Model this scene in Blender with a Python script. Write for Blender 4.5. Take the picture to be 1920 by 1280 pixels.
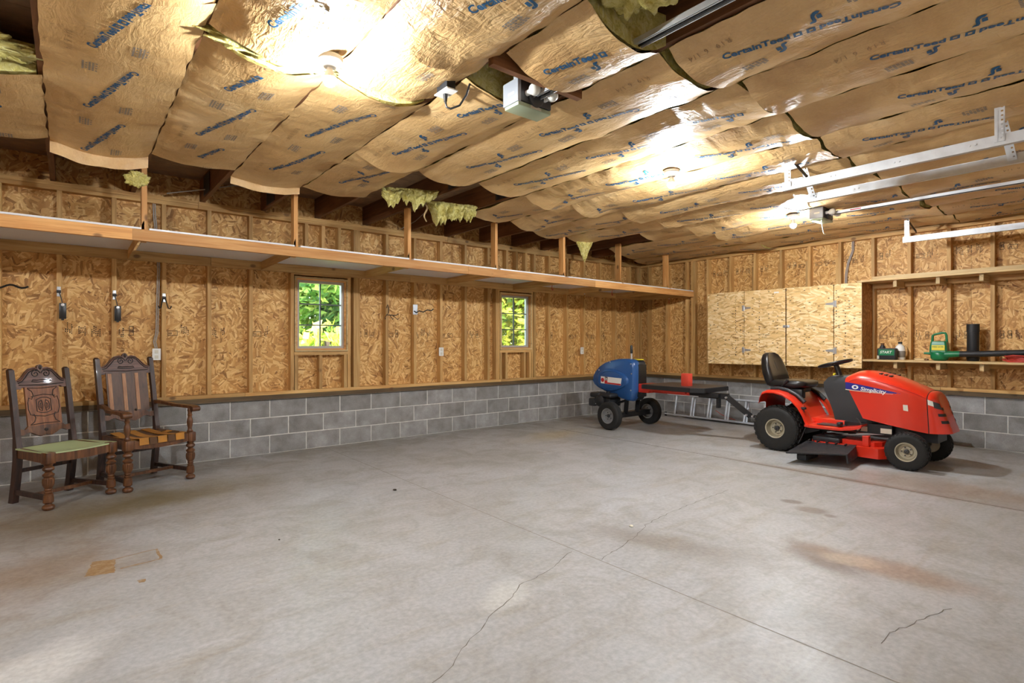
import bpy, bmesh, math, random
from math import sin, cos, pi, radians, sqrt, exp
from mathutils import Vector, Matrix, noise as mnoise
for o in list(bpy.data.objects): bpy.data.objects.remove(o)
SC = bpy.context.scene
COL = SC.collection
RND = random.Random(7)
# ------------------------------------------------------------------ camera
cd = bpy.data.cameras.new('camera'); cam = bpy.data.objects.new('camera', cd); COL.objects.link(cam)
cd.sensor_width = 36.0; cd.lens = 1027.7*36.0/1920.0; cd.clip_start = 0.05; cd.clip_end = 200
cam.location = (-8.3986, -6.5291, 1.2554); cam.rotation_euler = (radians(90.06), 0, radians(51.015-90))
SC.camera = cam
# ------------------------------------------------------------------ world, sun, exposure
SC.view_settings.view_transform = 'Standard'; SC.view_settings.look = 'None'
SC.view_settings.gamma = 1.0; SC.view_settings.use_curve_mapping = False
SC.view_settings.exposure = 0.86
W = bpy.data.worlds.new('world'); SC.world = W; W.use_nodes = True
wn = W.node_tree.nodes; wl = W.node_tree.links
sky = wn.new('ShaderNodeTexSky'); sky.sky_type = 'NISHITA'; sky.sun_disc = False; sky.sun_elevation = radians(42); sky.sun_rotation = radians(200)
sky.air_density = 1.0; sky.dust_density = 2.0
bg = [n for n in wn if n.type == 'BACKGROUND'][0]; bg.inputs['Strength'].default_value = 2.2
wl.new(sky.outputs['Color'], bg.inputs['Color'])
sd = bpy.data.lights.new('sun', 'SUN'); sd.energy = 20.0; sd.angle = radians(1.0); sd.color = (1, .95, .86)
sun = bpy.data.objects.new('sun', sd); COL.objects.link(sun); sun.rotation_euler = (radians(48), 0, radians(18)); sun.location = (0, -10, 20)
BULB_STRENGTH = 2450.0
# ------------------------------------------------------------------ object helpers
def V(*a): return Vector(a)
def tag(o, label=None, cat=None, group=None, kind=None):
    if label: o['label'] = label
    if cat: o['category'] = cat
    if group: o['group'] = group
    if kind: o['kind'] = kind
    return o
ORG = {}
def thing(name, label, cat, loc=(0, 0, 0), rz=0, group=None, kind=None, local=False):
    o = bpy.data.objects.new(name, None); COL.objects.link(o); o.empty_display_size = .1
    o.location = loc; o.rotation_euler = (0, 0, rz)
    ORG[o.name] = Vector((0, 0, 0)) if local else Vector(loc)
    return tag(o, label, cat, group, kind)
def setting(name, loc=(0, 0, 0)): return thing(name, None, None, loc, kind='structure')
def copy_tree(o, parent=None):
    c = o.copy(); COL.objects.link(c)
    if parent: c.parent = parent
    for ch in list(o.children): copy_tree(ch, c)
    return c
class MB:
    def __init__(s): s.v = []; s.f = []
    def add(s, vs, fs):
        n = len(s.v); s.v += [Vector(p) for p in vs]; s.f += [tuple(i+n for i in f) for f in fs]; return s
    def box(s, a, b, M=None):
        x0, y0, z0 = a; x1, y1, z1 = b
        vs = [V(x, y, z) for z in (z0, z1) for y in (y0, y1) for x in (x0, x1)]
        if M: vs = [M @ p for p in vs]
        return s.add(vs, [(0, 2, 3, 1), (4, 5, 7, 6), (0, 1, 5, 4), (2, 6, 7, 3), (0, 4, 6, 2), (1, 3, 7, 5)])
    def bbox(s, a, b, r=.004, M=None):
        # box with chamfered edges
        x0, y0, z0 = a; x1, y1, z1 = b
        bm = bmesh.new(); bmesh.ops.create_cube(bm, size=1)
        for q in bm.verts: q.co = V(x0+(q.co.x+.5)*(x1-x0), y0+(q.co.y+.5)*(y1-y0), z0+(q.co.z+.5)*(z1-z0))
        bmesh.ops.bevel(bm, geom=bm.edges[:], offset=r, segments=2, affect='EDGES', profile=.5)
        vs = [(M @ q.co) if M else q.co.copy() for q in bm.verts]; bm.verts.index_update()
        s.add(vs, [tuple(q.index for q in f.verts) for f in bm.faces]); bm.free(); return s
    def bar(s, p, q, w, h, up=(0, 0, 1)):
        p = Vector(p); q = Vector(q); d = (q-p).normalized(); up = Vector(up)
        sx = d.cross(up)
        if sx.length < 1e-5: sx = d.cross(V(1, 0, 0))
        sx.normalize(); sz = sx.cross(d)
        vs = [c+sx*a*w/2+sz*b*h/2 for c in (p, q) for a, b in ((-1, -1), (1, -1), (1, 1), (-1, 1))]
        return s.add(vs, [(3, 2, 1, 0), (4, 5, 6, 7), (0, 1, 5, 4), (1, 2, 6, 5), (2, 3, 7, 6), (3, 0, 4, 7)])
    def cyl(s, p, q, r, n=16, r2=None, cap=True):
        p = Vector(p); q = Vector(q); d = (q-p).normalized()
        a = d.orthogonal().normalized(); b = d.cross(a); r2 = r if r2 is None else r2
        vs = [p+(a*cos(t)+b*sin(t))*r for t in [2*pi*i/n for i in range(n)]]+[q+(a*cos(t)+b*sin(t))*r2 for t in [2*pi*i/n for i in range(n)]]
        fs = [(i, (i+1) % n, n+(i+1) % n, n+i) for i in range(n)]
        if cap: fs += [tuple(range(n-1, -1, -1)), tuple(range(n, 2*n))]
        return s.add(vs, fs)
    def lathe(s, prof, c=(0, 0, 0), ax=(0, 0, 1), n=24, cap=True, fl=None):
        # prof: list (radius, height along ax)
        c = Vector(c); d = Vector(ax).normalized(); a = d.orthogonal().normalized(); b = d.cross(a)
        if abs(d.z) > .99: a = V(1, 0, 0); b = V(0, 1, 0)
        m = len(prof); vs = []
        for (r, h) in prof:
            for i in range(n):
                t = 2*pi*i/n; rr = r
                if fl and fl[0] < h < fl[1]: rr = r*(1-.10*(i % 2))
                vs.append(c+d*h+(a*cos(t)+b*sin(t))*rr)
        fs = [(j*n+i, j*n+(i+1) % n, (j+1)*n+(i+1) % n, (j+1)*n+i) for j in range(m-1) for i in range(n)]
        if cap: fs += [tuple(range(n-1, -1, -1)), tuple((m-1)*n+i for i in range(n))]
        return s.add(vs, fs)
    def tube(s, path, r, n=8, closed=False, taper=None):
        P = [Vector(p) for p in path]; m = len(P); nrm = None; vs = []
        for i in range(m):
            t = (P[(i+1) % m]-P[i-1]) if (closed or 0 < i < m-1) else (P[1]-P[0] if i == 0 else P[-1]-P[-2])
            t.normalize()
            if nrm is None: nrm = t.orthogonal().normalized()
            nrm = (nrm-t*nrm.dot(t))
            if nrm.length < 1e-6: nrm = t.orthogonal()
            nrm.normalize(); b = t.cross(nrm); rr = r if not taper else r*taper(i/(m-1))
            vs += [P[i]+(nrm*cos(2*pi*k/n)+b*sin(2*pi*k/n))*rr for k in range(n)]
        fs = [(i*n+k, i*n+(k+1) % n, ((i+1) % m)*n+(k+1) % n, ((i+1) % m)*n+k) for i in range(m if closed else m-1) for k in range(n)]
        if not closed: fs += [tuple(range(n-1, -1, -1)), tuple((m-1)*n+k for k in range(n))]
        return s.add(vs, fs)
    def prism(s, pts, M, t):
        # polygon pts (a,b) in local plane z=0..t, M maps local->target
        n = len(pts); vs = [M @ V(a, b, 0) for a, b in pts]+[M @ V(a, b, t) for a, b in pts]
        fs = [tuple(range(n-1, -1, -1)), tuple(range(n, 2*n))]+[(i, (i+1) % n, n+(i+1) % n, n+i) for i in range(n)]
        return s.add(vs, fs)
    def loft(s, secs, closed=True, cap=True):
        n = len(secs[0]); m = len(secs); vs = [p for q in secs for p in q]
        rng = range(n) if closed else range(n-1)
        fs = [(j*n+i, j*n+(i+1) % n, (j+1)*n+(i+1) % n, (j+1)*n+i) for j in range(m-1) for i in rng]
        if cap and closed: fs += [tuple(range(n-1, -1, -1)), tuple((m-1)*n+i for i in range(n))]
        return s.add(vs, fs)
    def sphere(s, c, r, n=16, m=10, sq=(1, 1, 1)):
        c = Vector(c); vs = [c+V(0, 0, -r*sq[2])]
        for j in range(1, m):
            ph = -pi/2+pi*j/m
            vs += [c+V(cos(ph)*cos(2*pi*i/n)*r*sq[0], cos(ph)*sin(2*pi*i/n)*r*sq[1], sin(ph)*r*sq[2]) for i in range(n)]
        vs.append(c+V(0, 0, r*sq[2])); L = len(vs)-1
        fs = [(0, 1+(i+1) % n, 1+i) for i in range(n)]
        fs += [(1+j*n+i, 1+j*n+(i+1) % n, 1+(j+1)*n+(i+1) % n, 1+(j+1)*n+i) for j in range(m-2) for i in range(n)]
        fs += [(L, 1+(m-2)*n+i, 1+(m-2)*n+(i+1) % n) for i in range(n)]
        return s.add(vs, fs)
    def mesh(s, name, mat, smooth=0, o=None):
        me = bpy.data.meshes.new(name)
        o = o or V(0, 0, 0)
        me.from_pydata([tuple(p-o) for p in s.v], [], s.f); me.update()
        bm = bmesh.new(); bm.from_mesh(me); bmesh.ops.recalc_face_normals(bm, faces=bm.faces[:]); bm.to_mesh(me); bm.free()
        if mat: me.materials.append(mat)
        if smooth:
            me.shade_smooth(); me.set_sharp_from_angle(angle=radians(smooth))
        return me
    def build(s, name, mat, parent=None, smooth=0, label=None, kind=None, cat=None, group=None, raw=False):
        o = None; r = parent
        while r is not None and r.parent is not None: r = r.parent
        if r is not None and r.name in ORG: o = ORG[r.name]
        me = s.mesh(name, mat, smooth, o); ob = bpy.data.objects.new(name, me); COL.objects.link(ob)
        if parent: ob.parent = parent
        return tag(ob, label, cat, group, kind)
def inst(name, me, loc, parent, rz=0):
    ob = bpy.data.objects.new(name, me); COL.objects.link(ob); r = parent
    while r is not None and r.parent is not None: r = r.parent
    o = ORG.get(r.name, V(0, 0, 0)) if r else V(0, 0, 0)
    ob.location = Vector(loc)-o; ob.rotation_euler = (0, 0, rz); ob.parent = parent; return ob
def text_geo(body, size, bold=.0, spacing=1.0, res=2, shear=0):
    cu = bpy.data.curves.new('t', 'FONT'); cu.body = body; cu.size = size; cu.offset = bold; cu.resolution_u = res; cu.space_character = spacing; cu.shear = shear
    ob = bpy.data.objects.new('t', cu); COL.objects.link(ob)
    dg = bpy.context.evaluated_depsgraph_get(); me = ob.evaluated_get(dg).to_mesh()
    vs = [q.co.copy() for q in me.vertices]; fs = [tuple(f.vertices) for f in me.polygons]
    ob.evaluated_get(dg).to_mesh_clear(); bpy.data.objects.remove(ob); bpy.data.curves.remove(cu)
    return vs, fs
def frame(o, x, y):
    # matrix from local (x right, y up, z out) to world
    x = Vector(x).normalized(); y = Vector(y).normalized(); z = x.cross(y)
    return Matrix(((x.x, y.x, z.x, o[0]), (x.y, y.y, z.y, o[1]), (x.z, y.z, z.z, o[2]), (0, 0, 0, 1)))
# ------------------------------------------------------------------ materials
def mat(name):
    m = bpy.data.materials.new(name); m.use_nodes = True; nt = m.node_tree
    return m, nt, nt.nodes['Principled BSDF']
def N(nt, typ, **kw):
    n = nt.nodes.new(typ)
    for k, v in kw.items():
        if k in n.inputs: n.inputs[k].default_value = v
        else: setattr(n, k, v)
    return n
def L(nt, a, b): nt.links.new(a, b)
def srgb(r, g, b):
    f = lambda c: (c/255)/12.92 if c/255 <= .04045 else (((c/255)+.055)/1.055)**2.4
    return (f(r), f(g), f(b), 1)
def math_(nt, op, a, b=None, clamp=False):
    n = nt.nodes.new('ShaderNodeMath'); n.operation = op; n.use_clamp = clamp
    for i, q in enumerate((a, b)):
        if q is None: continue
        if isinstance(q, (int, float)): n.inputs[i].default_value = q
        else: L(nt, q, n.inputs[i])
    return n.outputs[0]
def mix(nt, fac, a, b, mode='MIX'):
    n = nt.nodes.new('ShaderNodeMix'); n.data_type = 'RGBA'; n.blend_type = mode
    for i, q in ((0, fac), (6, a), (7, b)):
        if isinstance(q, (int, float)): n.inputs[i].default_value = q
        elif isinstance(q, tuple): n.inputs[i].default_value = q
        else: L(nt, q, n.inputs[i])
    return n.outputs[2]
def ramp(nt, fac, stops):
    n = nt.nodes.new('ShaderNodeValToRGB'); e = n.color_ramp.elements
    while len(e) < len(stops): e.new(.5)
    for i, (p, c) in enumerate(stops): e[i].position = p; e[i].color = c
    L(nt, fac, n.inputs[0]); return n.outputs[0]
def maprange(nt, val, a, b, c=0., d=1.):
    n = nt.nodes.new('ShaderNodeMapRange'); n.clamp = True
    for i, q in enumerate((a, b, c, d)): n.inputs[i+1].default_value = q
    n.interpolation_type = 'SMOOTHSTEP'; L(nt, val, n.inputs[0]); return n.outputs[0]
def coords(nt, scale=(1, 1, 1), kind='Object', loc=(0, 0, 0)):
    t = N(nt, 'ShaderNodeTexCoord'); m = N(nt, 'ShaderNodeMapping'); m.inputs['Scale'].default_value = scale; m.inputs['Location'].default_value = loc
    L(nt, t.outputs[kind], m.inputs[0]); return m.outputs[0]
def noise_(nt, vec, scale, detail=4, rough=.55, dist=0., w=None):
    n = N(nt, 'ShaderNodeTexNoise', Scale=scale, Detail=detail, Roughness=rough, Distortion=dist)
    if w is not None: n.noise_dimensions = '4D'; L(nt, w, n.inputs['W'])
    L(nt, vec, n.inputs['Vector']); return n.outputs['Fac']
def bump(nt, bs, h, strength=.3, dist=.01):
    b = N(nt, 'ShaderNodeBump', Strength=strength, Distance=dist); L(nt, h, b.inputs['Height']); L(nt, b.outputs[0], bs.inputs['Normal'])
def plain(name, col, rough=.5, metal=0., spec=.5, var=.0, coat=0.):
    m, nt, b = mat(name); b.inputs['Roughness'].default_value = rough; b.inputs['Metallic'].default_value = metal
    b.inputs['Specular IOR Level'].default_value = spec; b.inputs['Coat Weight'].default_value = coat
    c = srgb(*col)
    if var:
        f = noise_(nt, coords(nt), 14, 5)
        d = tuple(q*(1-var) for q in c[:3])+(1,); e = tuple(min(1, q*(1+var)) for q in c[:3])+(1,)
        L(nt, ramp(nt, f, [(.3, d), (.7, e)]), b.inputs['Base Color'])
        L(nt, maprange(nt, f, .3, .7, rough*.85, min(1, rough*1.2)), b.inputs['Roughness'])
    else: b.inputs['Base Color'].default_value = c
    return m
def pine(name, axis, c0, c1, c2):
    m, nt, b = mat(name); sc = [22, 22, 22]; sc[axis] = 1.3
    oi = N(nt, 'ShaderNodeObjectInfo'); w = math_(nt, 'MULTIPLY', oi.outputs['Random'], 37.)
    v = coords(nt, tuple(sc)); f = noise_(nt, v, 1.6, 5, .6, .6, w)
    sc2 = [3, 3, 3]; sc2[axis] = 1.2; g = noise_(nt, coords(nt, tuple(sc2)), 1.5, 3, .5, 0, w)
    col = ramp(nt, f, [(.3, srgb(*c0)), (.5, srgb(*c1)), (.72, srgb(*c2))])
    col = mix(nt, maprange(nt, g, .35, .7, 0, .45), col, srgb(*c0))
    # knots
    kv = [5, 5, 5]; kv[axis] = 3.2
    vo = N(nt, 'ShaderNodeTexVoronoi', Scale=1.0); L(nt, coords(nt, tuple(kv)), vo.inputs['Vector'])
    kn = maprange(nt, vo.outputs['Distance'], .06, .14, 1, 0)
    col = mix(nt, math_(nt, 'MULTIPLY', kn, .75), col, srgb(96, 58, 28))
    br = maprange(nt, oi.outputs['Random'], 0, 1, .8, 1.12)
    cm = N(nt, 'ShaderNodeVectorMath'); cm.operation = 'SCALE'; L(nt, col, cm.inputs[0]); L(nt, br, cm.inputs['Scale'])
    L(nt, cm.outputs[0], b.inputs['Base Color']); b.inputs['Roughness'].default_value = .62; bump(nt, b, f, .15, .003)
    return m
PINE = ((166, 120, 64), (206, 162, 98), (222, 184, 124))
M_PX = pine('pine_along_x', 0, *PINE); M_PY = pine('pine_along_y', 1, *PINE); M_PZ = pine('pine_along_z', 2, *PINE)
BEAM = ((186, 124, 62), (216, 158, 92), (232, 184, 122)); M_BX = pine('beam_pine', 0, *BEAM); M_BZ = pine('post_pine', 2, *BEAM)
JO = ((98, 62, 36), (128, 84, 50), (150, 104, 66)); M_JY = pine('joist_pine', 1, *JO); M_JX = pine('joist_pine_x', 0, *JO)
SI = ((70, 55, 34), (102, 80, 50), (120, 98, 62)); M_SX = pine('treated_x', 0, *SI); M_SY = pine('treated_y', 1, *SI)
PALE = ((176, 142, 92), (206, 176, 124), (220, 194, 146)); M_QY = pine('pale_pine_y', 1, *PALE); M_QX = pine('pale_pine_x', 0, *PALE)
def osb(name, plane, dark, mid, light, dens=1.0, holes=False, aspan=3.14159, aoff=0.):
    m, nt, b = mat(name); t = N(nt, 'ShaderNodeTexCoord'); sp = N(nt, 'ShaderNodeSeparateXYZ'); L(nt, t.outputs['Object'], sp.inputs[0])
    cb = N(nt, 'ShaderNodeCombineXYZ'); L(nt, sp.outputs[{'x': 0, 'y': 1}[plane[0]]], cb.inputs[0]); L(nt, sp.outputs[2], cb.inputs[1])
    P = cb.outputs[0]
    wob = N(nt, 'ShaderNodeTexNoise', Scale=7, Detail=2); L(nt, P, wob.inputs['Vector'])
    ws = N(nt, 'ShaderNodeVectorMath'); ws.operation = 'MULTIPLY_ADD'; L(nt, wob.outputs['Color'], ws.inputs[0]); ws.inputs[1].default_value = (.010, .010, 0); L(nt, P, ws.inputs[2]); Pw = ws.outputs[0]
    vals = []
    for i, (cs, a, bb) in enumerate(((11, 9, 55), (14, 11, 62), (8, 8, 42))):
        mp = N(nt, 'ShaderNodeMapping'); mp.inputs['Location'].default_value = (3.1*i+1, 7.7*i+2, 0); L(nt, Pw, mp.inputs[0])
        c = N(nt, 'ShaderNodeTexVoronoi', Scale=cs*dens); c.voronoi_dimensions = '2D'; L(nt, mp.outputs[0], c.inputs['Vector'])
        s3 = N(nt, 'ShaderNodeSeparateColor'); L(nt, c.outputs['Color'], s3.inputs[0])
        ang = math_(nt, 'ADD', math_(nt, 'MULTIPLY', s3.outputs[0], aspan), aoff)
        vr = N(nt, 'ShaderNodeVectorRotate'); vr.rotation_type = 'Z_AXIS'; L(nt, mp.outputs[0], vr.inputs['Vector']); L(nt, ang, vr.inputs['Angle'])
        sc = N(nt, 'ShaderNodeMapping'); sc.inputs['Scale'].default_value = (a*dens, bb*dens, 1); L(nt, vr.outputs[0], sc.inputs[0])
        v = N(nt, 'ShaderNodeTexVoronoi', Scale=1.0); v.voronoi_dimensions = '2D'; L(nt, sc.outputs[0], v.inputs['Vector'])
        sv = N(nt, 'ShaderNodeSeparateColor'); L(nt, v.outputs['Color'], sv.inputs[0]); vals.append((sv.outputs[0], sv.outputs[1], v.outputs['Distance']))
    pick = math_(nt, 'GREATER_THAN', vals[0][1], .5); pick2 = math_(nt, 'GREATER_THAN', vals[1][1], .6)
    def sel(p, a, c):
        n = nt.nodes.new('ShaderNodeMix'); n.data_type = 'FLOAT'; L(nt, p, n.inputs[0]); L(nt, c, n.inputs[2]); L(nt, a, n.inputs[3]); return n.outputs[0]
    f = sel(pick, vals[0][0], sel(pick2, vals[1][0], vals[2][0]))
    big = noise_(nt, P, 2.2, 3)
    fine = noise_(nt, P, 90, 2)
    f2 = math_(nt, 'ADD', math_(nt, 'MULTIPLY', f, .72), math_(nt, 'MULTIPLY', math_(nt, 'ADD', math_(nt, 'MULTIPLY', big, .6), math_(nt, 'MULTIPLY', fine, .4)), .28))
    mid2 = tuple(int(.72*p+.28*q) for p, q in zip(mid, dark))
    col = ramp(nt, f2, [(.10, srgb(*dark)), (.22, srgb(*mid2)), (.48, srgb(*mid)), (.88, srgb(*light))])
    ed = sel(pick, vals[0][2], sel(pick2, vals[1][2], vals[2][2]))
    col = mix(nt, maprange(nt, ed, .6, 1.0, 0, .22), col, srgb(*dark))
    if holes:
        h = N(nt, 'ShaderNodeTexVoronoi', Scale=1.); h.voronoi_dimensions = '2D'; hm = N(nt, 'ShaderNodeMapping'); hm.inputs['Scale'].default_value = (16, 30, 1); L(nt, Pw, hm.inputs[0]); L(nt, hm.outputs[0], h.inputs['Vector'])
        hs = N(nt, 'ShaderNodeSeparateColor'); L(nt, h.outputs['Color'], hs.inputs[0])
        hk = math_(nt, 'MULTIPLY', math_(nt, 'GREATER_THAN', hs.outputs[0], .86), maprange(nt, h.outputs['Distance'], .12, .26, 1, 0))
        col = mix(nt, math_(nt, 'MULTIPLY', hk, .85), col, srgb(62, 36, 16))
    L(nt, col, b.inputs['Base Color']); b.inputs['Roughness'].default_value = .55; b.inputs['Specular IOR Level'].default_value = .35
    bump(nt, b, f, .15, .003); return m
OD = ((126, 82, 40), (204, 152, 86), (236, 198, 134))
M_OSBX = osb('osb_window_wall', 'xz', *OD); M_OSBY = osb('osb_cabinet_wall', 'yz', *OD)
M_OSBC = osb('osb_pale', 'yz', (158, 114, 64), (230, 192, 130), (246, 222, 176), .8, True, .9, -.45)
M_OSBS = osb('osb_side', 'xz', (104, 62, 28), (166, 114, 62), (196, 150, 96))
def block_mat():
    m, nt, b = mat('concrete_block'); oi = N(nt, 'ShaderNodeObjectInfo'); w = math_(nt, 'MULTIPLY', oi.outputs['Random'], 31.)
    f = noise_(nt, coords(nt), 5, 5, .6, 0, w); g = noise_(nt, coords(nt), 120, 2, .5)
    col = ramp(nt, f, [(.3, srgb(128, 125, 122)), (.55, srgb(160, 158, 157)), (.75, srgb(184, 183, 184))])
    col = mix(nt, maprange(nt, oi.outputs['Random'], 0, 1, 0, .35), col, srgb(110, 106, 100))
    col = mix(nt, .18, col, ramp(nt, g, [(.3, (.1, .1, .1, 1)), (.7, (.6, .6, .6, 1))]), 'OVERLAY')
    L(nt, col, b.inputs['Base Color']); b.inputs['Roughness'].default_value = .9; b.inputs['Specular IOR Level'].default_value = .2
    bump(nt, b, g, .5, .004); return m
M_BLOCK = block_mat(); M_MORTAR = plain('mortar', (206, 204, 199), .95, var=.15, spec=.1)
def floor_mat():
    m, nt, b = mat('concrete_floor'); P = coords(nt)
    n1 = noise_(nt, P, .55, 6, .62, .4); n2 = noise_(nt, P, 3.2, 6, .65, .8); n3 = noise_(nt, P, 38, 4, .6)
    st = noise_(nt, coords(nt, (1.2, 7, 1), 'Object'), 1.3, 5, .65, .6)
    col = ramp(nt, n1, [(.25, srgb(146, 144, 140)), (.5, srgb(164, 164, 164)), (.75, srgb(178, 179, 181))])
    col = mix(nt, maprange(nt, n2, .40, .72, 0, .48), col, srgb(138, 131, 119))
    col = mix(nt, maprange(nt, st, .48, .75, 0, .36), col, srgb(140, 128, 106))
    sp = N(nt, 'ShaderNodeSeparateXYZ'); L(nt, P, sp.inputs[0]); X, Y = sp.outputs[0], sp.outputs[1]
    wn_ = noise_(nt, P, 2.6, 5, .6)
    def ell(cx, cy, rx, ry, rot, soft=.5, ns=1.2):
        dx = math_(nt, 'SUBTRACT', X, cx); dy = math_(nt, 'SUBTRACT', Y, cy); c, s = cos(rot), sin(rot)
        a = math_(nt, 'DIVIDE', math_(nt, 'ADD', math_(nt, 'MULTIPLY', dx, c), math_(nt, 'MULTIPLY', dy, s)), rx)
        e = math_(nt, 'DIVIDE', math_(nt, 'ADD', math_(nt, 'MULTIPLY', dx, -s), math_(nt, 'MULTIPLY', dy, c)), ry)
        d = math_(nt, 'SQRT', math_(nt, 'ADD', math_(nt, 'MULTIPLY', a, a), math_(nt, 'MULTIPLY', e, e)))
        d = math_(nt, 'ADD', d, math_(nt, 'MULTIPLY', math_(nt, 'SUBTRACT', wn_, .5), ns))
        return maprange(nt, d, 1-soft, 1, 1, 0)
    for (cx, cy, rx, ry, rot, soft, ns, c, k) in STAINS_AND_HIGHLIGHT:
        col = mix(nt, math_(nt, 'MULTIPLY', ell(cx, cy, rx, ry, rot, soft, ns), k), col, srgb(*c))
    # browner towards the walls, broken up by noise
    wl_ = math_(nt, 'ADD', maprange(nt, Y, -.9, -.02, 0, 1), maprange(nt, X, -.8, -.02, 0, 1), True)
    col = mix(nt, math_(nt, 'MULTIPLY', math_(nt, 'MULTIPLY', wl_, maprange(nt, n2, .25, .6)), .55), col, srgb(126, 116, 98))
    col = mix(nt, .25, col, ramp(nt, n3, [(.35, (.25, .25, .25, 1)), (.65, (.72, .72, .72, 1))]), 'OVERLAY')
    fl = noise_(nt, P, 55, 2, .6); col = mix(nt, math_(nt, 'MULTIPLY', math_(nt, 'GREATER_THAN', fl, .74), .6), col, srgb(104, 92, 78))
    L(nt, col, b.inputs['Base Color'])
    L(nt, maprange(nt, n2, .3, .75, .36, .52), b.inputs['Roughness']); b.inputs['Specular IOR Level'].default_value = .6
    hh = math_(nt, 'ADD', math_(nt, 'MULTIPLY', n2, .5), math_(nt, 'MULTIPLY', n3, .12)); bump(nt, b, hh, .22, .012); return m
def kraft_mat(name, wr):
    m, nt, b = mat(name); oi = N(nt, 'ShaderNodeObjectInfo'); w = math_(nt, 'MULTIPLY', oi.outputs['Random'], 19.)
    f = noise_(nt, coords(nt), 2.5, 5, .6, .5, w); g = noise_(nt, coords(nt), 70, 2)
    col = ramp(nt, f, [(.3, srgb(190, 148, 94)), (.55, srgb(211, 173, 118)), (.75, srgb(223, 190, 140))])
    col = mix(nt, .12, col, ramp(nt, g, [(.3, (.3, .3, .3, 1)), (.7, (.7, .7, .7, 1))]), 'OVERLAY')
    L(nt, col, b.inputs['Base Color']); b.inputs['Roughness'].default_value = .43; b.inputs['Specular IOR Level'].default_value = .5
    a1 = noise_(nt, coords(nt, (26, 7, 20)), 1., 4, .6, 1.2, w); a2 = noise_(nt, coords(nt, (8, 22, 16)), 1., 4, .6, 1.0, w)
    h = math_(nt, 'ADD', a1, math_(nt, 'MULTIPLY', a2, .8)); bump(nt, b, h, wr, .02); return m
M_KRAFT = kraft_mat('kraft_paper', .34); M_KRAFTW = kraft_mat('kraft_paper_crumpled', .7)
def fluff():
    m, nt, b = mat('fibreglass'); f = noise_(nt, coords(nt), 24, 6, .7, 1.0); g = noise_(nt, coords(nt), 6, 4, .6)
    col = ramp(nt, f, [(.3, srgb(194, 176, 84)), (.5, srgb(230, 216, 134)), (.72, srgb(246, 238, 180))])
    col = mix(nt, maprange(nt, g, .5, .75, 0, .5), col, srgb(168, 146, 60))
    L(nt, col, b.inputs['Base Color']); b.inputs['Roughness'].default_value = 1; b.inputs['Specular IOR Level'].default_value = .05; bump(nt, b, f, 1., .03); return m
M_FLUFF = fluff()
M_INK = plain('blue_ink', (18, 82, 122), .5); M_INKG = plain('grey_ink', (134, 126, 116), .6); M_INKP = plain('faint_ink', (160, 128, 88), .6)
M_BLACKINK = plain('black_stamp_ink', (44, 30, 18), .8)
M_WHITE = plain('white_laminate', (222, 222, 224), .35, var=.03); M_PLAST = plain('white_plastic', (232, 230, 224), .35)
M_GALV = plain('galvanised_steel', (206, 208, 210), .36, .5, var=.08); M_CHROME = plain('bright_zinc', (214, 216, 220), .28, .8)
M_ALU = plain('aluminium', (202, 208, 216), .38, .4, var=.10)
M_BLACK = plain('black_paint', (24, 24, 26), .38); M_BLKP = plain('black_plastic', (30, 31, 34), .5, var=.15); M_RUB = plain('tyre_rubber', (36, 35, 34), .72, var=.2, spec=.35)
M_VINYL = plain('black_vinyl', (26, 24, 24), .34); M_GREY = plain('grey_enamel', (150, 152, 156), .4); M_DGREY = plain('dark_grey_steel', (70, 70, 72), .42, .5)
M_RED = plain('red_enamel', (212, 48, 26), .28, coat=.4); M_REDW = plain('red_wedge', (206, 66, 48), .5, var=.1)
M_RIM = plain('cream_rim', (176, 168, 146), .45, .3, var=.12); M_RIMG = plain('grey_rim', (158, 160, 162), .35, .6)
M_BLUE = plain('blue_plastic', (40, 82, 138), .28); M_NAVY = plain('navy_decal', (36, 40, 130), .35); M_DRED = plain('red_decal', (190, 38, 40), .4)
M_GREEN = plain('green_plastic', (16, 112, 68), .32); M_YELL = plain('yellow_label', (226, 208, 52), .4); M_CORD = plain('red_cord', (178, 58, 44), .5)
M_CABLE = plain('grey_cable', (168, 160, 150), .5); M_MILK = plain('milky_glass', (226, 224, 214), .25); M_LENS = plain('pale_lens', (166, 178, 148), .3)
M_LABW = plain('white_label', (214, 208, 190), .5); M_WINW = plain('window_vinyl', (176, 168, 160), .4); M_MUNT = plain('dark_muntin', (72, 74, 76), .5)
M_DECK = plain('deck_board', (158, 128, 98), .8, var=.25); M_DUST = plain('debris', (60, 48, 38), .9)
def wood_dark(name, c0, c1, c2, axis=2):
    m, nt, b = mat(name); sc = [30, 30, 30]; sc[axis] = 3
    f = noise_(nt, coords(nt, tuple(sc)), 1.3, 5, .6, .5)
    L(nt, ramp(nt, f, [(.3, srgb(*c0)), (.52, srgb(*c1)), (.75, srgb(*c2))]), b.inputs['Base Color']); b.inputs['Roughness'].default_value = .42; b.inputs['Coat Weight'].default_value = .08
    bump(nt, b, f, .2, .003); return m
M_OAK = wood_dark('dark_oak', (32, 19, 15), (56, 34, 26), (80, 51, 38)); M_OAKX = wood_dark('dark_oak_rail', (58, 36, 28), (92, 60, 48), (122, 86, 72), 0)
M_OAKL = wood_dark('brown_oak_panel', (92, 50, 22), (128, 76, 38), (152, 98, 56)); M_OAKF = wood_dark('worn_oak', (58, 32, 18), (92, 56, 30), (126, 82, 48)); M_CARVE = plain('carved_groove', (30, 16, 10), .5)
M_STRIP = wood_dark('pale_oak_strip', (132, 86, 50), (156, 108, 68), (176, 128, 86)); M_PANEL = wood_dark('walnut_panel', (62, 40, 28), (84, 56, 38), (100, 70, 50))
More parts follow.
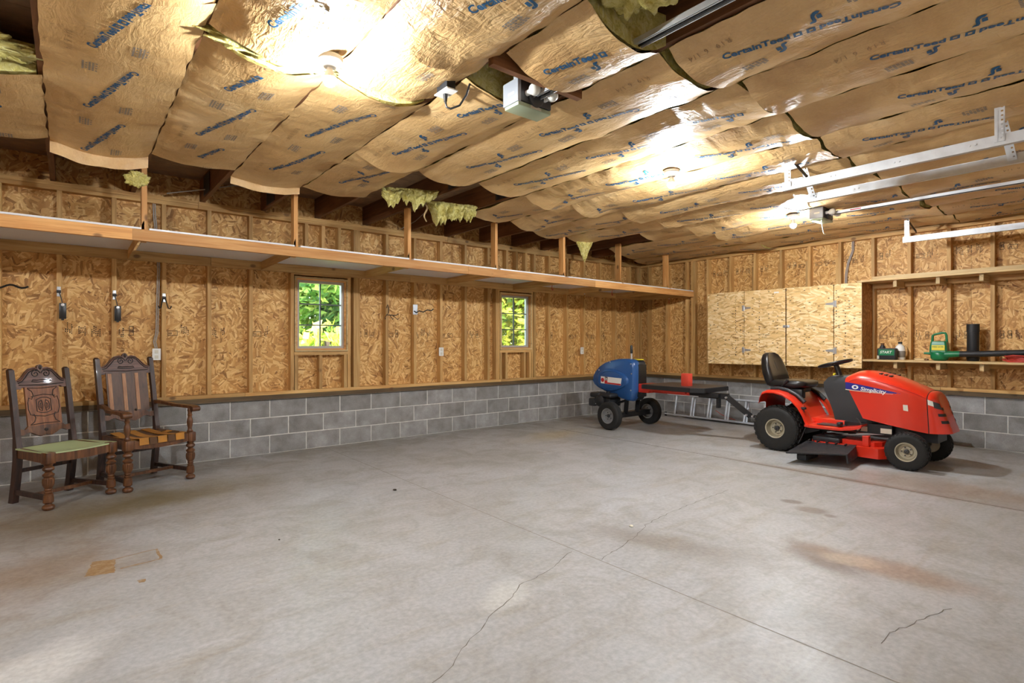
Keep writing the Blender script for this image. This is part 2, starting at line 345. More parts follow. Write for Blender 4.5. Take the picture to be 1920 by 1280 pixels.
M_SEATG = plain('green_vinyl', (172, 186, 140), .45, var=.05); M_JUTE = plain('jute_web', (172, 118, 48), .85, var=.2); M_JUTED = plain('dark_web', (92, 64, 40), .9, var=.2)
def emit(name, col, s):
    m, nt, b = mat(name); b.inputs['Base Color'].default_value = (.9, .9, .9, 1); b.inputs['Emission Color'].default_value = col; b.inputs['Emission Strength'].default_value = s; return m
M_BULB = emit('lit_bulb', (.90, .955, 1.0, 1), BULB_STRENGTH)
def glass():
    m, nt, b = mat('window_glass'); nt.nodes.remove(b); o = nt.nodes['Material Output']
    t = N(nt, 'ShaderNodeBsdfTransparent'); t.inputs[0].default_value = (.93, .96, .95, 1); g = N(nt, 'ShaderNodeBsdfGlossy'); g.inputs['Roughness'].default_value = .02
    fr = N(nt, 'ShaderNodeFresnel', IOR=1.45); ms = N(nt, 'ShaderNodeMixShader'); L(nt, fr.outputs[0], ms.inputs[0]); L(nt, t.outputs[0], ms.inputs[1]); L(nt, g.outputs[0], ms.inputs[2]); L(nt, ms.outputs[0], o.inputs[0]); return m
M_GLASS = glass()
def leaf(name, c0, c1, c2):
    m, nt, b = mat(name); f = noise_(nt, coords(nt), 3.5, 4, .7)
    g = N(nt, 'ShaderNodeNewGeometry'); r = math_(nt, 'ADD', math_(nt, 'MULTIPLY', f, .6), math_(nt, 'MULTIPLY', g.outputs['Random Per Island'], .45))
    c = ramp(nt, r, [(.3, srgb(*c0)), (.52, srgb(*c1)), (.75, srgb(*c2))]); L(nt, c, b.inputs['Base Color']); b.inputs['Roughness'].default_value = .6
    t = N(nt, 'ShaderNodeBsdfTranslucent'); L(nt, c, t.inputs[0]); ms = N(nt, 'ShaderNodeMixShader', Fac=.4); o = nt.nodes['Material Output']
    L(nt, b.outputs[0], ms.inputs[1]); L(nt, t.outputs[0], ms.inputs[2]); L(nt, ms.outputs[0], o.inputs[0]); return m
M_LEAF1 = leaf('leaf_green', (46, 88, 30), (96, 132, 46), (164, 178, 84)); M_LEAF2 = leaf('leaf_yellow', (84, 118, 30), (150, 164, 44), (206, 190, 84))
M_LAWN = plain('lawn', (120, 140, 70), .9, var=.2)
# ================================================================== SETTING
STAINS_AND_HIGHLIGHT = [(-8.5, -1.5, 1.4, .9, .3, .9, 1.2, (112, 92, 62), .75), (-7.8, -1.3, 1.2, .5, .2, .9, 1.2, (116, 104, 72), .7), (-8.6, -2.6, .8, .7, 0, .9, 1., (124, 98, 68), .65),
          (-5.0, -5.2, .42, .22, 1.0, .8, 1.2, (98, 74, 54), .75), (-4.86, -5.5, .22, .6, 0, .9, 1.3, (142, 108, 76), .6), (-4.9, -5.3, .12, .2, .4, .6, 1., (186, 170, 150), .6),
          (-5.5, -4.45, .22, .85, .35, .9, .9, (126, 116, 104), .55), (-3.97, -4.56, .07, .10, .3, .4, .6, (112, 100, 90), .7), (-4.08, -4.76, .12, .15, .2, .5, 1.1, (118, 106, 96), .7), (-4.12, -4.9, .06, .07, 0, .5, .9, (118, 106, 96), .7),
          (-2.5, -5.2, .6, 1.4, 0, .9, 1.0, (132, 108, 84), .6), (-2.86, -4.6, .09, 2.0, 0, .9, .4, (118, 92, 70), .6), (-3.3, -1.1, .9, .4, .1, .9, 1., (170, 150, 96), .5),
          (-8.5, -3.75, .35, .25, .3, .6, 1.2, (198, 197, 194), .7), (-6.7, -4.4, .25, .15, .4, .5, 1.2, (198, 197, 192), .6), (-1.2, -3.2, 1.2, 1.4, 0, .9, 1., (140, 122, 104), .5)]  # first pale spot is a floor highlight painted into the colour
M_FLOOR = floor_mat()
XL, XR, YB, YF = -11.6, 0.0, 0.0, -7.6      # room limits
fl = MB().box((XL-.2, YF-.2, -.15), (.25, .25, 0)).build('floor', M_FLOOR, kind='structure')
def ribbon(pts, w, z, jag=0):
    mb = MB(); P = []
    for i in range(len(pts)-1):
        a, b = V(*pts[i], 0), V(*pts[i+1], 0); n = max(2, int((b-a).length/.035)) if jag else 2
        P += [a.lerp(b, j/n) for j in range(n)]
    P.append(V(*pts[-1], 0))
    if jag: P = [p+V(RND.uniform(-jag, jag), RND.uniform(-jag, jag), 0) for p in P]
    vs = []
    for i, p in enumerate(P):
        t = (P[min(i+1, len(P)-1)]-P[max(i-1, 0)]).normalized(); nn = V(-t.y, t.x, 0); ww = w*(RND.uniform(.4, 1.2) if jag else 1)
        vs += [p+nn*ww/2+V(0, 0, z), p-nn*ww/2+V(0, 0, z)]
    return mb.add(vs, [(2*i, 2*i+1, 2*i+3, 2*i+2) for i in range(len(P)-1)])
M_CRACK = plain('crack_dirt', (104, 96, 86), .9); M_JOINT = plain('joint_dirt', (140, 132, 122), .9)
ribbon([(-6.02, -.05), (-6.02, -7.5)], .006, .0006).build('control_joint', M_JOINT, fl)
ribbon([(-2.88, -.05), (-2.88, -7.5)], .014, .0006).build('control_joint', M_CRACK, fl)
for pts in ([(-7.36, -4.77), (-7.23, -4.73), (-7.18, -4.68), (-7.01, -4.58), (-6.83, -4.48), (-6.7, -4.43), (-6.58, -4.35), (-6.36, -4.32), (-6.06, -4.2)],
            [(-6.01, -4.39), (-5.75, -4.33), (-5.56, -4.28), (-5.28, -4.17), (-4.92, -4.12), (-4.52, -4.09), (-4.05, -4.07)],
            [(-5.77, -5.72), (-5.64, -5.72), (-5.46, -5.75), (-5.17, -5.82)]):
    ribbon(pts, .004, .0008, .008).build('crack', M_CRACK, fl)
def rust_mat():
    m, nt, b = mat('rust_mark'); f = noise_(nt, coords(nt), 22, 5, .7); L(nt, ramp(nt, f, [(.35, srgb(132, 98, 60)), (.55, srgb(150, 122, 88)), (.68, srgb(164, 152, 134))]), b.inputs['Base Color']); b.inputs['Roughness'].default_value = .6; return m
M_RUST = rust_mat()
def patch(pts, z, m, name):
    P = []
    for i in range(len(pts)):
        a, b = V(*pts[i], z), V(*pts[(i+1) % len(pts)], z); n = max(2, int((b-a).length/.02))
        P += [a.lerp(b, j/n)+V(RND.uniform(-.006, .006), RND.uniform(-.006, .006), 0) for j in range(n)]
    return MB().add(P, [tuple(range(len(P)))]).build(name, m, fl)
patch([(-8.33, -2.81), (-8.2, -2.85), (-8.185, -2.62), (-8.29, -2.58)], .0007, M_RUST, 'rust_mark')
ribbon([(-8.2, -2.62), (-7.98, -2.585), (-7.98, -2.78), (-8.17, -2.80)], .016, .0008, .004).build('rust_mark', M_RUST, fl)
patch([(-8.12, -3.04), (-8.08, -3.05), (-8.09, -3.09), (-8.115, -3.085)], .0007, M_RUST, 'rust_mark')
# ---- block knee walls, framing
WIN = [(-6.372, -5.74, 1.145, 2.015), (-3.378, -2.756, 1.14, 2.0)]
wl_ = setting('wall_left'); wr_ = setting('wall_right')
BL, BH = .3968, .1936
def block_mesh(n, ln, axis):
    mb = MB(); r = Matrix.Identity(4) if axis == 'x' else Matrix.Rotation(-pi/2, 4, 'Z')
    mb.bbox((0, 0, 0), (ln, .15, BH), .004, r); return mb.mesh('block', M_BLOCK)
bx_full, bx_half = block_mesh(0, BL, 'x'), block_mesh(0, BL/2-.0048, 'x')
by_full = block_mesh(0, BL, 'y')
for c in range(3):
    z = c*.2032+.0045-.0; x0 = -7.0366+(.2032 if c == 1 else 0)
    k = -11
    while True:
        x = x0+k*.4064+.0048; k += 1
        if x > .02: break
        if x+.4 > .0: inst('block', bx_half, (x, 0, z), wl_); break
        inst('block', bx_full, (x, RND.uniform(-.0015, .0015), z), wl_)
    y0 = -5.013+(.2032 if c == 1 else 0)
    for k in range(-7, 14):
        y = y0+k*.4064-.0048
        if y > .02 or y-.4 < YF: continue
        inst('block', by_full, (RND.uniform(-.0015, .0015), y, z), wr_)
MB().box((XL, .003, 0), (.2, .17, .609)).build('mortar', M_MORTAR, wl_)
MB().box((.003, YF, 0), (.17, .1, .609)).build('mortar', M_MORTAR, wr_)
def lumber(name, a, b, parent, m): return MB().box(a, b).build(name, m, parent)
def lumber_shared(name, size, m):
    return MB().box((0, 0, 0), size).mesh(name, m)
lumber('sill_plate', (XL, -.035, .612), (.05, .12, .662), wl_, M_SX)
lumber('sill_plate', (-.035, YF, .612), (.12, -.035, .662), wr_, M_SY)
for a, b in ((XL, -6.9), (-6.897, -3.36), (-3.357, .05)): lumber('bottom_plate', (a, -.042, .663), (b, .05, .700), wl_, M_PX)
for a, b in ((YF, -4.6), (-4.597, -.05)): lumber('bottom_plate', (-.042, a, .663), (.05, b, .702), wr_, M_PY)
for a, b in ((XL, -7.35), (-7.347, -4.3), (-4.297, .05)):
    lumber('top_plate', (a, -.042, 2.640), (b, .05, 2.678), wl_, M_PX); lumber('top_plate', (a, -.040, 2.680), (b, .05, 2.717), wl_, M_PX)
lumber('top_plate', (-.042, YF, 2.645), (.05, -.05, 2.683), wr_, M_PY); lumber('top_plate', (-.040, YF, 2.685), (.05, -.05, 2.722), wr_, M_PY)
stud_me = lumber_shared('stud', (.038, .09, 1.938), M_PZ); studY_me = lumber_shared('stud', (.09, .038, 1.941), M_PZ)
def stud_x(x): inst('stud', stud_me, (x, -.04+RND.uniform(-.002, .002), .701), wl_)
for k in range(-8, 21):
    x = -8.4826+k*.4064
    if any(a-.06 < x+.019 < b+.03 for a, b, _, _ in WIN): continue
    stud_x(x)
stud_x(-.042); stud_x(-.095)
for x in (-5.66, -5.618, -3.455, -2.70): stud_x(x)
for a, b, z0, z1 in WIN:
    for x in (a-.042, b+.004): lumber('trimmer_stud', (x, -.036, .701), (x+.038, .05, z1+.02), wl_, M_PZ)
    lumber('window_header', (a-.04, -.036, z1+.02), (b+.04, .05, z1+.17), wl_, M_PX)
    lumber('rough_sill', (a-.003, -.040, z0-.042), (b+.003, .05, z0-.004), wl_, M_PX)
    for x in (a+.004, (a+b)/2-.03, b-.042) if a < -5 else (a+.004, a+.11, b-.15, b-.042): lumber('cripple_stud', (x, -.038, .701), (x+.038, .05, z0-.043), wl_, M_PZ)
    for x in (a+.12, (a+b)/2, b-.12): lumber('cripple_stud', (x, -.038, z1+.171), (x+.038, .05, 2.639), wl_, M_PZ)
for k in range(-3, 15):
    inst('stud', studY_me, (-.04+RND.uniform(-.002, .002), -1.4125-k*.4064-.038, .703), wr_)
for y in (-1.19, -1.155): inst('stud', studY_me, (-.04, y, .703), wr_)
for k in range(1, 6): lumber('cleat', (.012, -1.4125-k*.4064+.012, 2.03), (.05, -1.4125-k*.4064+.052, 2.44), wr_, M_PZ)
# OSB sheathing in sheets
def sheet_x(a, b, z0, z1): MB().box((a, .05, z0), (b, .062, z1)).build('sheathing_panel', M_OSBX, wl_)
xs = [XL, -10.49, -9.27, -8.05, -6.83]
for a, b in zip(xs, xs[1:]): sheet_x(a, b-.002, .66, 3.1)
for w in (0, 1):
    a, b, z0, z1 = WIN[w]; a += .03; b -= .03
    l = -6.83 if w == 0 else -4.39; r = -5.0 if w == 0 else -2.1
    sheet_x(l, a, .66, 3.1); sheet_x(b, r-.002, .66, 3.1); sheet_x(a, b, .66, z0+.03); sheet_x(a, b, z1-.03, 3.1)
sheet_x(-5.0, -4.392, .66, 3.1); sheet_x(-2.1, -.88, .66, 3.1); sheet_x(-.878, .062, .66, 3.1)
ys = [.05, -1.22, -2.44, -3.66, -4.88, -6.1, YF]
for a, b in zip(ys, ys[1:]): MB().box((.05, b+.002, .66), (.062, a, 3.1)).build('sheathing_panel', M_OSBY, wr_)
MB().box((.063, YF-.1, .6), (.09, .1, 3.1)).build('leak_backing', M_WINW, wr_)  # unseen backing added outside to seal light leaks between the sheets
# walls out of view close the garage off
wf = setting('wall_front'); ws_ = setting('wall_side')
MB().box((XL-.1, YF-.12, 0), (.1, YF, 3.1)).build('sheathing_panel', M_OSBX, wf)
MB().box((XL-.12, YF-.1, 0), (XL, .1, 3.1)).build('sheathing_panel', M_OSBY, ws_)
for i, (a, b) in enumerate(((-8.75, -4.05), (-3.5, -.62))):
    d = setting('door_%d' % (i+1), (a, YF, 0))
    for j in range(4): MB().bbox((a, YF+.004, .01+j*.545), (b, YF+.05, .545+j*.545), .01).build('door_panel', M_PLAST, d)
# printed stamps on the sheathing
def stamp_mesh(seed):
    r = random.Random(seed); mb = MB(); x = 0
    for g in range(r.choice((2, 3))):
        if r.random() < .4:
            w, h = r.choice(((.03, .055), (.07, .03))); t = .0035
            for a, b in (((x, 0), (x+w, t)), ((x, h), (x+w, h+t)), ((x, 0), (x+t, h)), ((x+w-t, 0), (x+w, h))): mb.box((a[0], 0, a[1]), (b[0], .0008, b[1]))
            for q in range(3): mb.box((x+.008+q*.008, 0, h*.3), (x+.012+q*.008, .0008, h*.7))
            x += w+.025
        else:
            for q in range(r.choice((3, 4, 5))):
                h = r.uniform(.03, .07); zz = r.uniform(-.01, .02)
                while h > .01: mb.box((x, 0, zz), (x+r.uniform(.004, .008), .0008, zz+.008)); zz += .012; h -= .012
                x += .012
            x += .03
    return mb
for k in range(0, 20):
    x = -8.4826+k*.4064+.06
    if any(a-.1 < x+.15 < b+.1 for a, b, _, _ in WIN): continue
    mb = stamp_mesh(k); mb.v = [V(x+p.x*1.25, .0495-p.y, 1.32+p.z*1.6) for p in mb.v]; mb.build('printed_stamp', M_BLACKINK, wl_, kind='stuff')
for k in range(0, 11):
    y = -1.4125-k*.4064-.07; mb = stamp_mesh(60+k); zc = 2.36 if k < 7 else 2.33
    mb.v = [V(.0495-p.y, y-p.x*1.25, zc+p.z*1.5) for p in mb.v]; mb.build('printed_stamp', M_BLACKINK, wr_, kind='stuff')
    if k > 5:
        mb = stamp_mesh(90+k); mb.v = [V(.0495-p.y, y-p.x*1.25, 1.3+p.z*1.5) for p in mb.v]; mb.build('printed_stamp', M_BLACKINK, wr_, kind='stuff')
# ---- windows
for i, (a, b, z0, z1) in enumerate(WIN):
    w = setting('window_%d' % (i+1), ((a+b)/2, 0, z0)); f = MB(); F2 = MB(); S = MB(); sh = .03
    def rim(mb, a, b, z0, z1, y0, y1, t):
        mb.box((a, y0, z0), (b, y1, z0+t)); mb.box((a, y0, z1-t), (b, y1, z1)); mb.box((a, y0, z0+t), (a+t, y1, z1-t)); mb.box((b-t, y0, z0+t), (b, y1, z1-t))
    rim(f, a, b, z0, z1, -.055, .06, .018); fo = f.build('window_frame', M_QX, w)
    rim(F2, a+.018, b-.018, z0+.018, z1-.018, -.035, .06, .016); F2.build('window_stop', M_BX, w)
    rim(S, a+.034, b-.034, z0+.034, z1-.034, -.005, .05, .030); so = S.build('window_sash', M_WINW, w)
    x0, x1, y0, y1 = a+.064, b-.064, z0+.064, z1-.064
    mm = MB(); mm.box(((x0+x1)/2-.007, .012, y0), ((x0+x1)/2+.007, .030, y1)); mm.build('muntin', M_MUNT, w)
    for q in (1, 2):
        zz = y0+(y1-y0)*q/3; mm = MB(); mm.box((x0, .013, zz-.007), (x1, .029, zz+.007)); mm.build('muntin', M_MUNT, w)
    for cx in range(2):
        for cz in range(3):
            MB().box((x0+(x1-x0)*cx/2, .020, y0+(y1-y0)*cz/3), (x0+(x1-x0)*(cx+1)/2, .024, y0+(y1-y0)*(cz+1)/3)).build('pane', M_GLASS, w)
# ---- ceiling: deck, joists, plates
ce = setting('ceiling'); JX = [-8.51+.604*k for k in range(-5, 15)]
for k, x in enumerate(JX):
    if x > -.06: x = -.075
jm = lumber_shared('joist', (.038, 7.72, .235), M_JY)
for x in JX: inst('joist', jm, (min(x, -.085)-.019, YF-.05, 2.724), ce)
lumber('rim_joist', (XL, .052, 2.724), (.05, .09, 2.96), ce, M_JX); lumber('rim_joist', (.01, YF, 2.724), (.048, .05, 2.96), ce, M_JY)
for i in range(32):
    y0 = YF-.1+i*.245; MB().box((XL-.15, y0, 2.961), (.15, y0+.24, 2.985)).build('deck_board', M_DECK, ce)
MB().box((XL-.3, YF-.3, 3.0), (.3, .3, 3.05)).build('daylight_cover', M_DECK, ce)  # unseen slab put over the deck to keep daylight out
gp = MB()
for i in range(13): gp.box((-.004, i*.022, 0), (0, i*.022+.014, .19))
gp.box((-.002, 0, 0), (0, .30, .19)); gm = gp.mesh('gusset_plate', M_DGREY)
for x, y in ((-5.49, -2.27), (-4.886, -2.24), (-1.87, -1.95), (-2.47, -1.95), (-7.306, -.5), (-6.70, -.5)): inst('gusset_plate', gm, (x-.0195, y, 2.74), ce)
# hanging cables over the shelf
MB().tube([(-7.64, -.15, 2.73), (-7.3, -.3, 2.80), (-7.0, -.5, 2.86)], .006, 6).build('cable', M_CABLE, ce)
MB().tube([(-5.05, -.1, 2.72), (-4.95, -.3, 2.80), (-4.9, -.5, 2.9)], .005, 6).build('cable', M_CABLE, ce)
# ---- outside
og = MB().box((-40, .3, -.35), (30, 60, -.3)).build('lawn', M_LAWN); tag(og, kind='structure')
og['label'] = 'sunlit green lawn outside the windows'
def shrub(label, c, r, h, n, m, seed):
    t = thing('shrub', label, 'shrub', (c[0], c[1], -.3), group='shrubs outside the windows'); rr = random.Random(seed); mb = MB(); blobs = [(V(rr.uniform(-.6, .6)*r, rr.uniform(-.6, .6)*r, rr.uniform(.2, .9)*h), rr.uniform(.35, .6)*r) for _ in range(14)]
    for _ in range(n):
        bc, br = rr.choice(blobs); d = V(rr.gauss(0, 1), rr.gauss(0, 1), rr.gauss(0, 1)).normalized()
        p = V(*c, -.3)+bc+d*br*rr.uniform(.6, 1.05); p.z = max(p.z, -.25); s = rr.uniform(.09, .17); a = V(rr.gauss(0, 1), rr.gauss(0, 1), rr.gauss(0, 1)).normalized(); b = a.orthogonal().normalized()
        mb.add([p-a*s, p+b*s*.5, p+a*s, p-b*s*.5], [(0, 1, 2, 3)])
    me = bpy.data.meshes.new('foliage'); o = ORG[t.name]; me.from_pydata([tuple(q-o) for q in mb.v], [], mb.f); me.materials.append(m)
    ob = bpy.data.objects.new('foliage', me); COL.objects.link(ob); ob.parent = t
    MB().tube([V(*c, -.3), V(c[0]+.05, c[1], h*.4), V(c[0]-.05, c[1], h*.8)], .06, 6).build('trunk', M_DUST, t)
shrub('tall green bush outside the window nearest the chairs', (-3.2, 5.4), 2.6, 4.6, 13000, M_LEAF1, 1)
shrub('yellow green bush low outside the window nearest the chairs', (-4.6, 3.6), 1.2, 1.7, 4500, M_LEAF2, 2)
shrub('yellow green tree outside the window nearest the log splitter', (2.2, 5.8), 2.7, 4.8, 13000, M_LEAF2, 3)
shrub('dark green tree far behind the other bushes', (-.6, 9.5), 3.2, 5.5, 9000, M_LEAF1, 4)
shrub('pale tree far behind, seen in the window nearest the log splitter', (6.5, 9.0), 3.4, 5.5, 9000, M_LEAF2, 5)
shrub('green tree far behind, at left in the window nearest the chairs', (-6.5, 9.5), 2.8, 5.2, 8000, M_LEAF1, 6)
# ================================================================== CEILING INSULATION
W1, W1f = text_geo('CertainTeed', .062, .0022, 1.0); WLEN = max(p.x for p in W1)
R19, R19f = text_geo('R19  6 1/4', .055, .0, 1.2)
KS = .30/WLEN
WSQ = W1+[V(WLEN+.015/KS+a/KS, b/KS, 0) for a, b in ((0, -.002), (.036, -.002), (.036, .038), (0, .038), (.010, .010), (.026, .010), (.026, .028), (.010, .028))]
_n = len(W1); WSQf = W1f+[(_n, _n+1, _n+5, _n+4), (_n+1, _n+2, _n+6, _n+5), (_n+2, _n+3, _n+7, _n+6), (_n+3, _n, _n+4, _n+7)]
def ordinal(n): return {1: 'first', 2: 'second', 3: 'third', 4: 'fourth', 5: 'fifth', 6: 'sixth', 7: 'seventh', 8: 'eighth', 9: 'ninth', 10: 'tenth', 11: 'eleventh', 12: 'twelfth', 13: 'thirteenth', 14: 'fourteenth', 15: 'fifteenth'}[n]
def batt(k, ya, yb, sag, crum=1.0, d0=0., d1=0., flap=0., printed=True, label='', phase=0., man=True):
    x0 = -8.51+.604*k+.004; x1 = -8.51+.604*(k+1)-.004
    if x1 > -.09: x1 = -.07
    seed = k*3.7+ya*1.3; xm = (x0+x1)/2
    def z(x, y):
        u = (x-x0)/(x1-x0); e = max(0., 1-abs(2*u-1)**2.2); s = sag*(.8+.45*mnoise.noise(V(0, y*.9, seed)))
        n1 = mnoise.noise(V(x*3.5, y*2.2, seed)); n2 = mnoise.noise(V(x*9, y*5, seed+5))
        td = min(u, 1-u)*.6; rip = mnoise.noise(V(x*3+.35*sin(y*9), y*24, seed+9))*exp(-td/.11)*(1-exp(-td/.02))*1.5+.35*mnoise.noise(V(x*22, y*9, seed+3))*e
        q = 2.715-s*e-.020*max(0., mnoise.noise(V(0, y*6.5, seed+(17 if u > .5 else 0)))+.25)*(1-e)**2-.012*n1*e*crum-.006*n2*crum*(e*.7+.1)-.007*rip*crum
        q -= d0*e*exp(-abs(y-ya)/.18)+d1*e*exp(-abs(y-yb)/.18)
        return min(q, 2.716)
    nu = 22; nv = max(8, int((ya-yb)/.03))
    t = thing('insulation_batt', label, 'insulation', (xm, (ya+yb)/2, 2.715), group='paper faced ceiling insulation batts')
    def edge_y(v, x):
        y = ya+(yb-ya)*v
        if v in (0., 1.): y += .02*mnoise.noise(V(x*8, v*9, seed))*crum
        return y
    vs = []; rows = []
    for j in range(nv+1):
        v = j/nv
        for i in range(nu+1):
            x = x0+(x1-x0)*i/nu; y = edge_y(v, x); x += (.012*mnoise.noise(V(i, y*7, seed)) if i in (0, nu) else 0.); vs.append(V(x, y, z(x, y)))
    fs = [(j*(nu+1)+i, j*(nu+1)+i+1, (j+1)*(nu+1)+i+1, (j+1)*(nu+1)+i) for j in range(nv) for i in range(nu)]
    mb = MB().add(vs, fs)
    if flap:
        n0 = len(mb.v); m = 5
        for j in range(1, m+1):
            for i in range(nu+1):
                p = vs[i]; mb.v.append(V(p.x, p.y+.012*j/m+.008*mnoise.noise(V(p.x*14, j*.4, seed)), p.z-flap*(j/m)*(1+.18*mnoise.noise(V(p.x*7, 0, seed)))))
        idx = lambda j, i: i if j == 0 else n0+(j-1)*(nu+1)+i
        mb.f += [(idx(j, i), idx(j, i+1), idx(j+1, i+1), idx(j+1, i)) for j in range(m) for i in range(nu)]
    fo = mb.build('paper_facing', M_KRAFT if crum < 1.6 else M_KRAFTW, t, smooth=50)
    # glass wool above the paper
    g = MB(); a, b = ya-.012, yb+.012; n2 = 10; secs = []
    for q in range(5):
        y = a+(b-a)*q/4; yy = [y+.012*mnoise.noise(V(i*2.1, q, seed)) for i in range(n2+1)]
        low = [V(x0+.02+(x1-x0-.04)*i/n2, yy[i], min(2.80, z(x0+.02+(x1-x0-.04)*i/n2, y)+(.02 if q in (0, 4) else .06))) for i in range(n2+1)]
        hi = [V(p.x, p.y, 2.86+.01*mnoise.noise(V(p.x*5, p.y*5, seed))) for p in reversed(low)]
        secs.append(low+hi)
    g.loft(secs).build('glass_wool', M_FLUFF, t)
    if not printed: return t
    ink = MB(); ig = MB(); ip = MB(); off = -.0035-.002*max(0, crum-1)
    def put(mbx, gv, gf, ox, oy, ang, flip, sc=1., part=None):
        # text local: x along reading, y up. reading dir = -Y (tilted), up = -X
        c, s = cos(ang), sin(ang)
        r = V(s, -c, 0); u = V(-c, -s, 0)
        if flip: r, u = -r, -u
        pts = [V(ox, oy, 0)+r*p.x*sc+u*p.y*sc for p in gv]
        if any(q.y > ya-.02 or q.y < yb+.02 or q.x < x0+.02 or q.x > x1-.02 for q in pts): return
        if part: MB().add([V(q.x, q.y, z(q.x, q.y)+off) for q in pts], gf).build(part, M_INK, t); return
        mbx.add([V(q.x, q.y, z(q.x, q.y)+off) for q in pts], gf)
    def rect(mbx, w, h, ox, oy, ang, flip, nx=4): put(mbx, [V(w*i/nx, h*j, 0) for j in (0, 1) for i in range(nx+1)], [(i, i+1, nx+2+i, nx+1+i) for i in range(nx)], ox, oy, ang, flip)
    TA = .27; y = ya+.30-((ya*7.3+k*.37+phase) % .88)
    while y > yb-.4:
        xs = xm-.09
        put(ink, WSQ, WSQf, xs, y, TA, False, KS, 'printed_word')
        e3 = V(xs, y, 0)+V(sin(TA), -cos(TA), 0)*.72+V(cos(TA), sin(TA), 0)*-.035; put(ink, WSQ, WSQf, e3.x, e3.y, TA, True, KS, 'printed_word')
        for (bx, by) in ((xm+.06, y-.02), (xm-.13, y-.56)):
            for q in range(5):
                for p in range(7):
                    if (q*7+p*3+int(abs(y)*10)) % 6: rect(ig, .013, .009, bx+q*.014, by-.017*p, .05, False, 1)
        if man:
            for (bx, by, fl) in ((xm+.07, y-.20, False), (xm-.12, y-.46, True)):
                hook = [(0, 0), (.01, -.006), (.022, -.004), (.032, .006), (.036, .02), (.036, .045), (.046, .05), (.05, .06), (.03, .062), (.024, .05), (.024, .022), (.018, .012), (.008, .010)]
                put(ink, [V(a*1.2, b*1.2, 0) for a, b in hook]+[V(.002, .02, 0), V(.022, .02, 0), V(.022, .05, 0), V(.002, .05, 0)], [tuple(range(len(hook))), tuple(range(len(hook), len(hook)+4))], bx, by, .1, fl, 1., 'printed_mark')
        if (int(abs(y)*3)+k) % 2: put(ip, R19, R19f, x0+.09, y-.1, 0, True, .8)
        y -= .88
    if ig.v: ig.build('fine_print', M_INKG, t, kind='stuff')
    if ip.v: ip.build('faint_print', M_INKP, t, kind='stuff')
    return t
def bl(k, where): return 'brown paper insulation batt %s, %s bay from the left' % (where, ordinal(k+2))
A, B_, C_ = 'near the hanging shelf', 'in mid ceiling', 'on the camera side'
batt(-1, -1.43, -2.62, .05, 1.0, .02, .03, label=bl(-1, A), phase=.5, man=False)
batt(0, -1.40, -3.92, .05, .8, .02, .04, flap=.085, label=bl(0, A), phase=.0, man=False)
batt(0, -3.90, -6.6, .07, 1.4, .05, label=bl(0, C_), phase=.3, man=False)
batt(1, -1.47, -3.62, .05, .9, .0, .05, label=bl(1, A), man=False)
batt(1, -3.74, -6.5, .06, 2.4, .03, label='crumpled shiny insulation batt just left of the nearest lit bulb', phase=.2)
batt(2, -1.25, -3.62, .045, .9, .0, .05, flap=.06, label=bl(2, A), man=False, phase=.4)
batt(2, -3.66, -4.25, .05, 1.7, .03, .04, label='short wrinkled insulation batt just right of the nearest lit bulb', phase=.1)
batt(2, -4.18, -6.7, .11, 1.8, .05, label=bl(2, C_), phase=.62)
batt(3, -1.30, -2.58, .045, .9, .0, .02, label=bl(3, A), phase=.3)
batt(3, -2.50, -4.02, .06, 1.0, .05, .02, label=bl(3, B_), phase=.1)
batt(3, -4.36, -4.92, .085, 1.6, .02, .05, label='short insulation batt above the near opener rail', phase=.3)
batt(4, -2.42, -4.86, .065, 1.1, .03, .03, label=bl(4, B_), phase=.2); batt(4, -4.90, -7.4, .065, .9, .03, label=bl(4, C_), phase=.45)
batt(5, -2.44, -4.95, .07, 1.2, .03, .03, label=bl(5, B_), phase=.7); batt(5, -4.96, -7.4, .065, .8, .03, label=bl(5, C_), phase=.02)
batt(6, -1.42, -2.42, .05, 1.0, .03, .02, label=bl(6, A), phase=.3); batt(6, -2.38, -4.92, .08, 1.4, .04, .03, label=bl(6, B_), phase=.5); batt(6, -4.94, -7.4, .065, .8, .035, label=bl(6, C_), phase=.35)
batt(7, -1.40, -2.46, .06, 1.1, .04, .02, label=bl(7, A)); batt(7, -2.42, -4.86, .085, 1.6, .04, .02, label=bl(7, B_), phase=.2); batt(7, -4.88, -7.4, .065, .9, .035, label=bl(7, C_), phase=.1)
AE = {8: -1.10, 9: -1.12, 10: -1.9, 11: -.85, 12: -.6, 13: -.35}
for k in range(8, 14):
    batt(k, AE[k], -2.62, .06, 1.1, .02, .03, label=bl(k, A), phase=.13*k)
    batt(k, -2.58, -4.84, .075 if k < 12 else .04, 1.7 if k < 12 else 1.1, .03, .02, label=bl(k, B_), phase=.31*k); batt(k, -4.86, -7.4, .06, 1.0, .03, label=bl(k, C_), phase=.21*k)
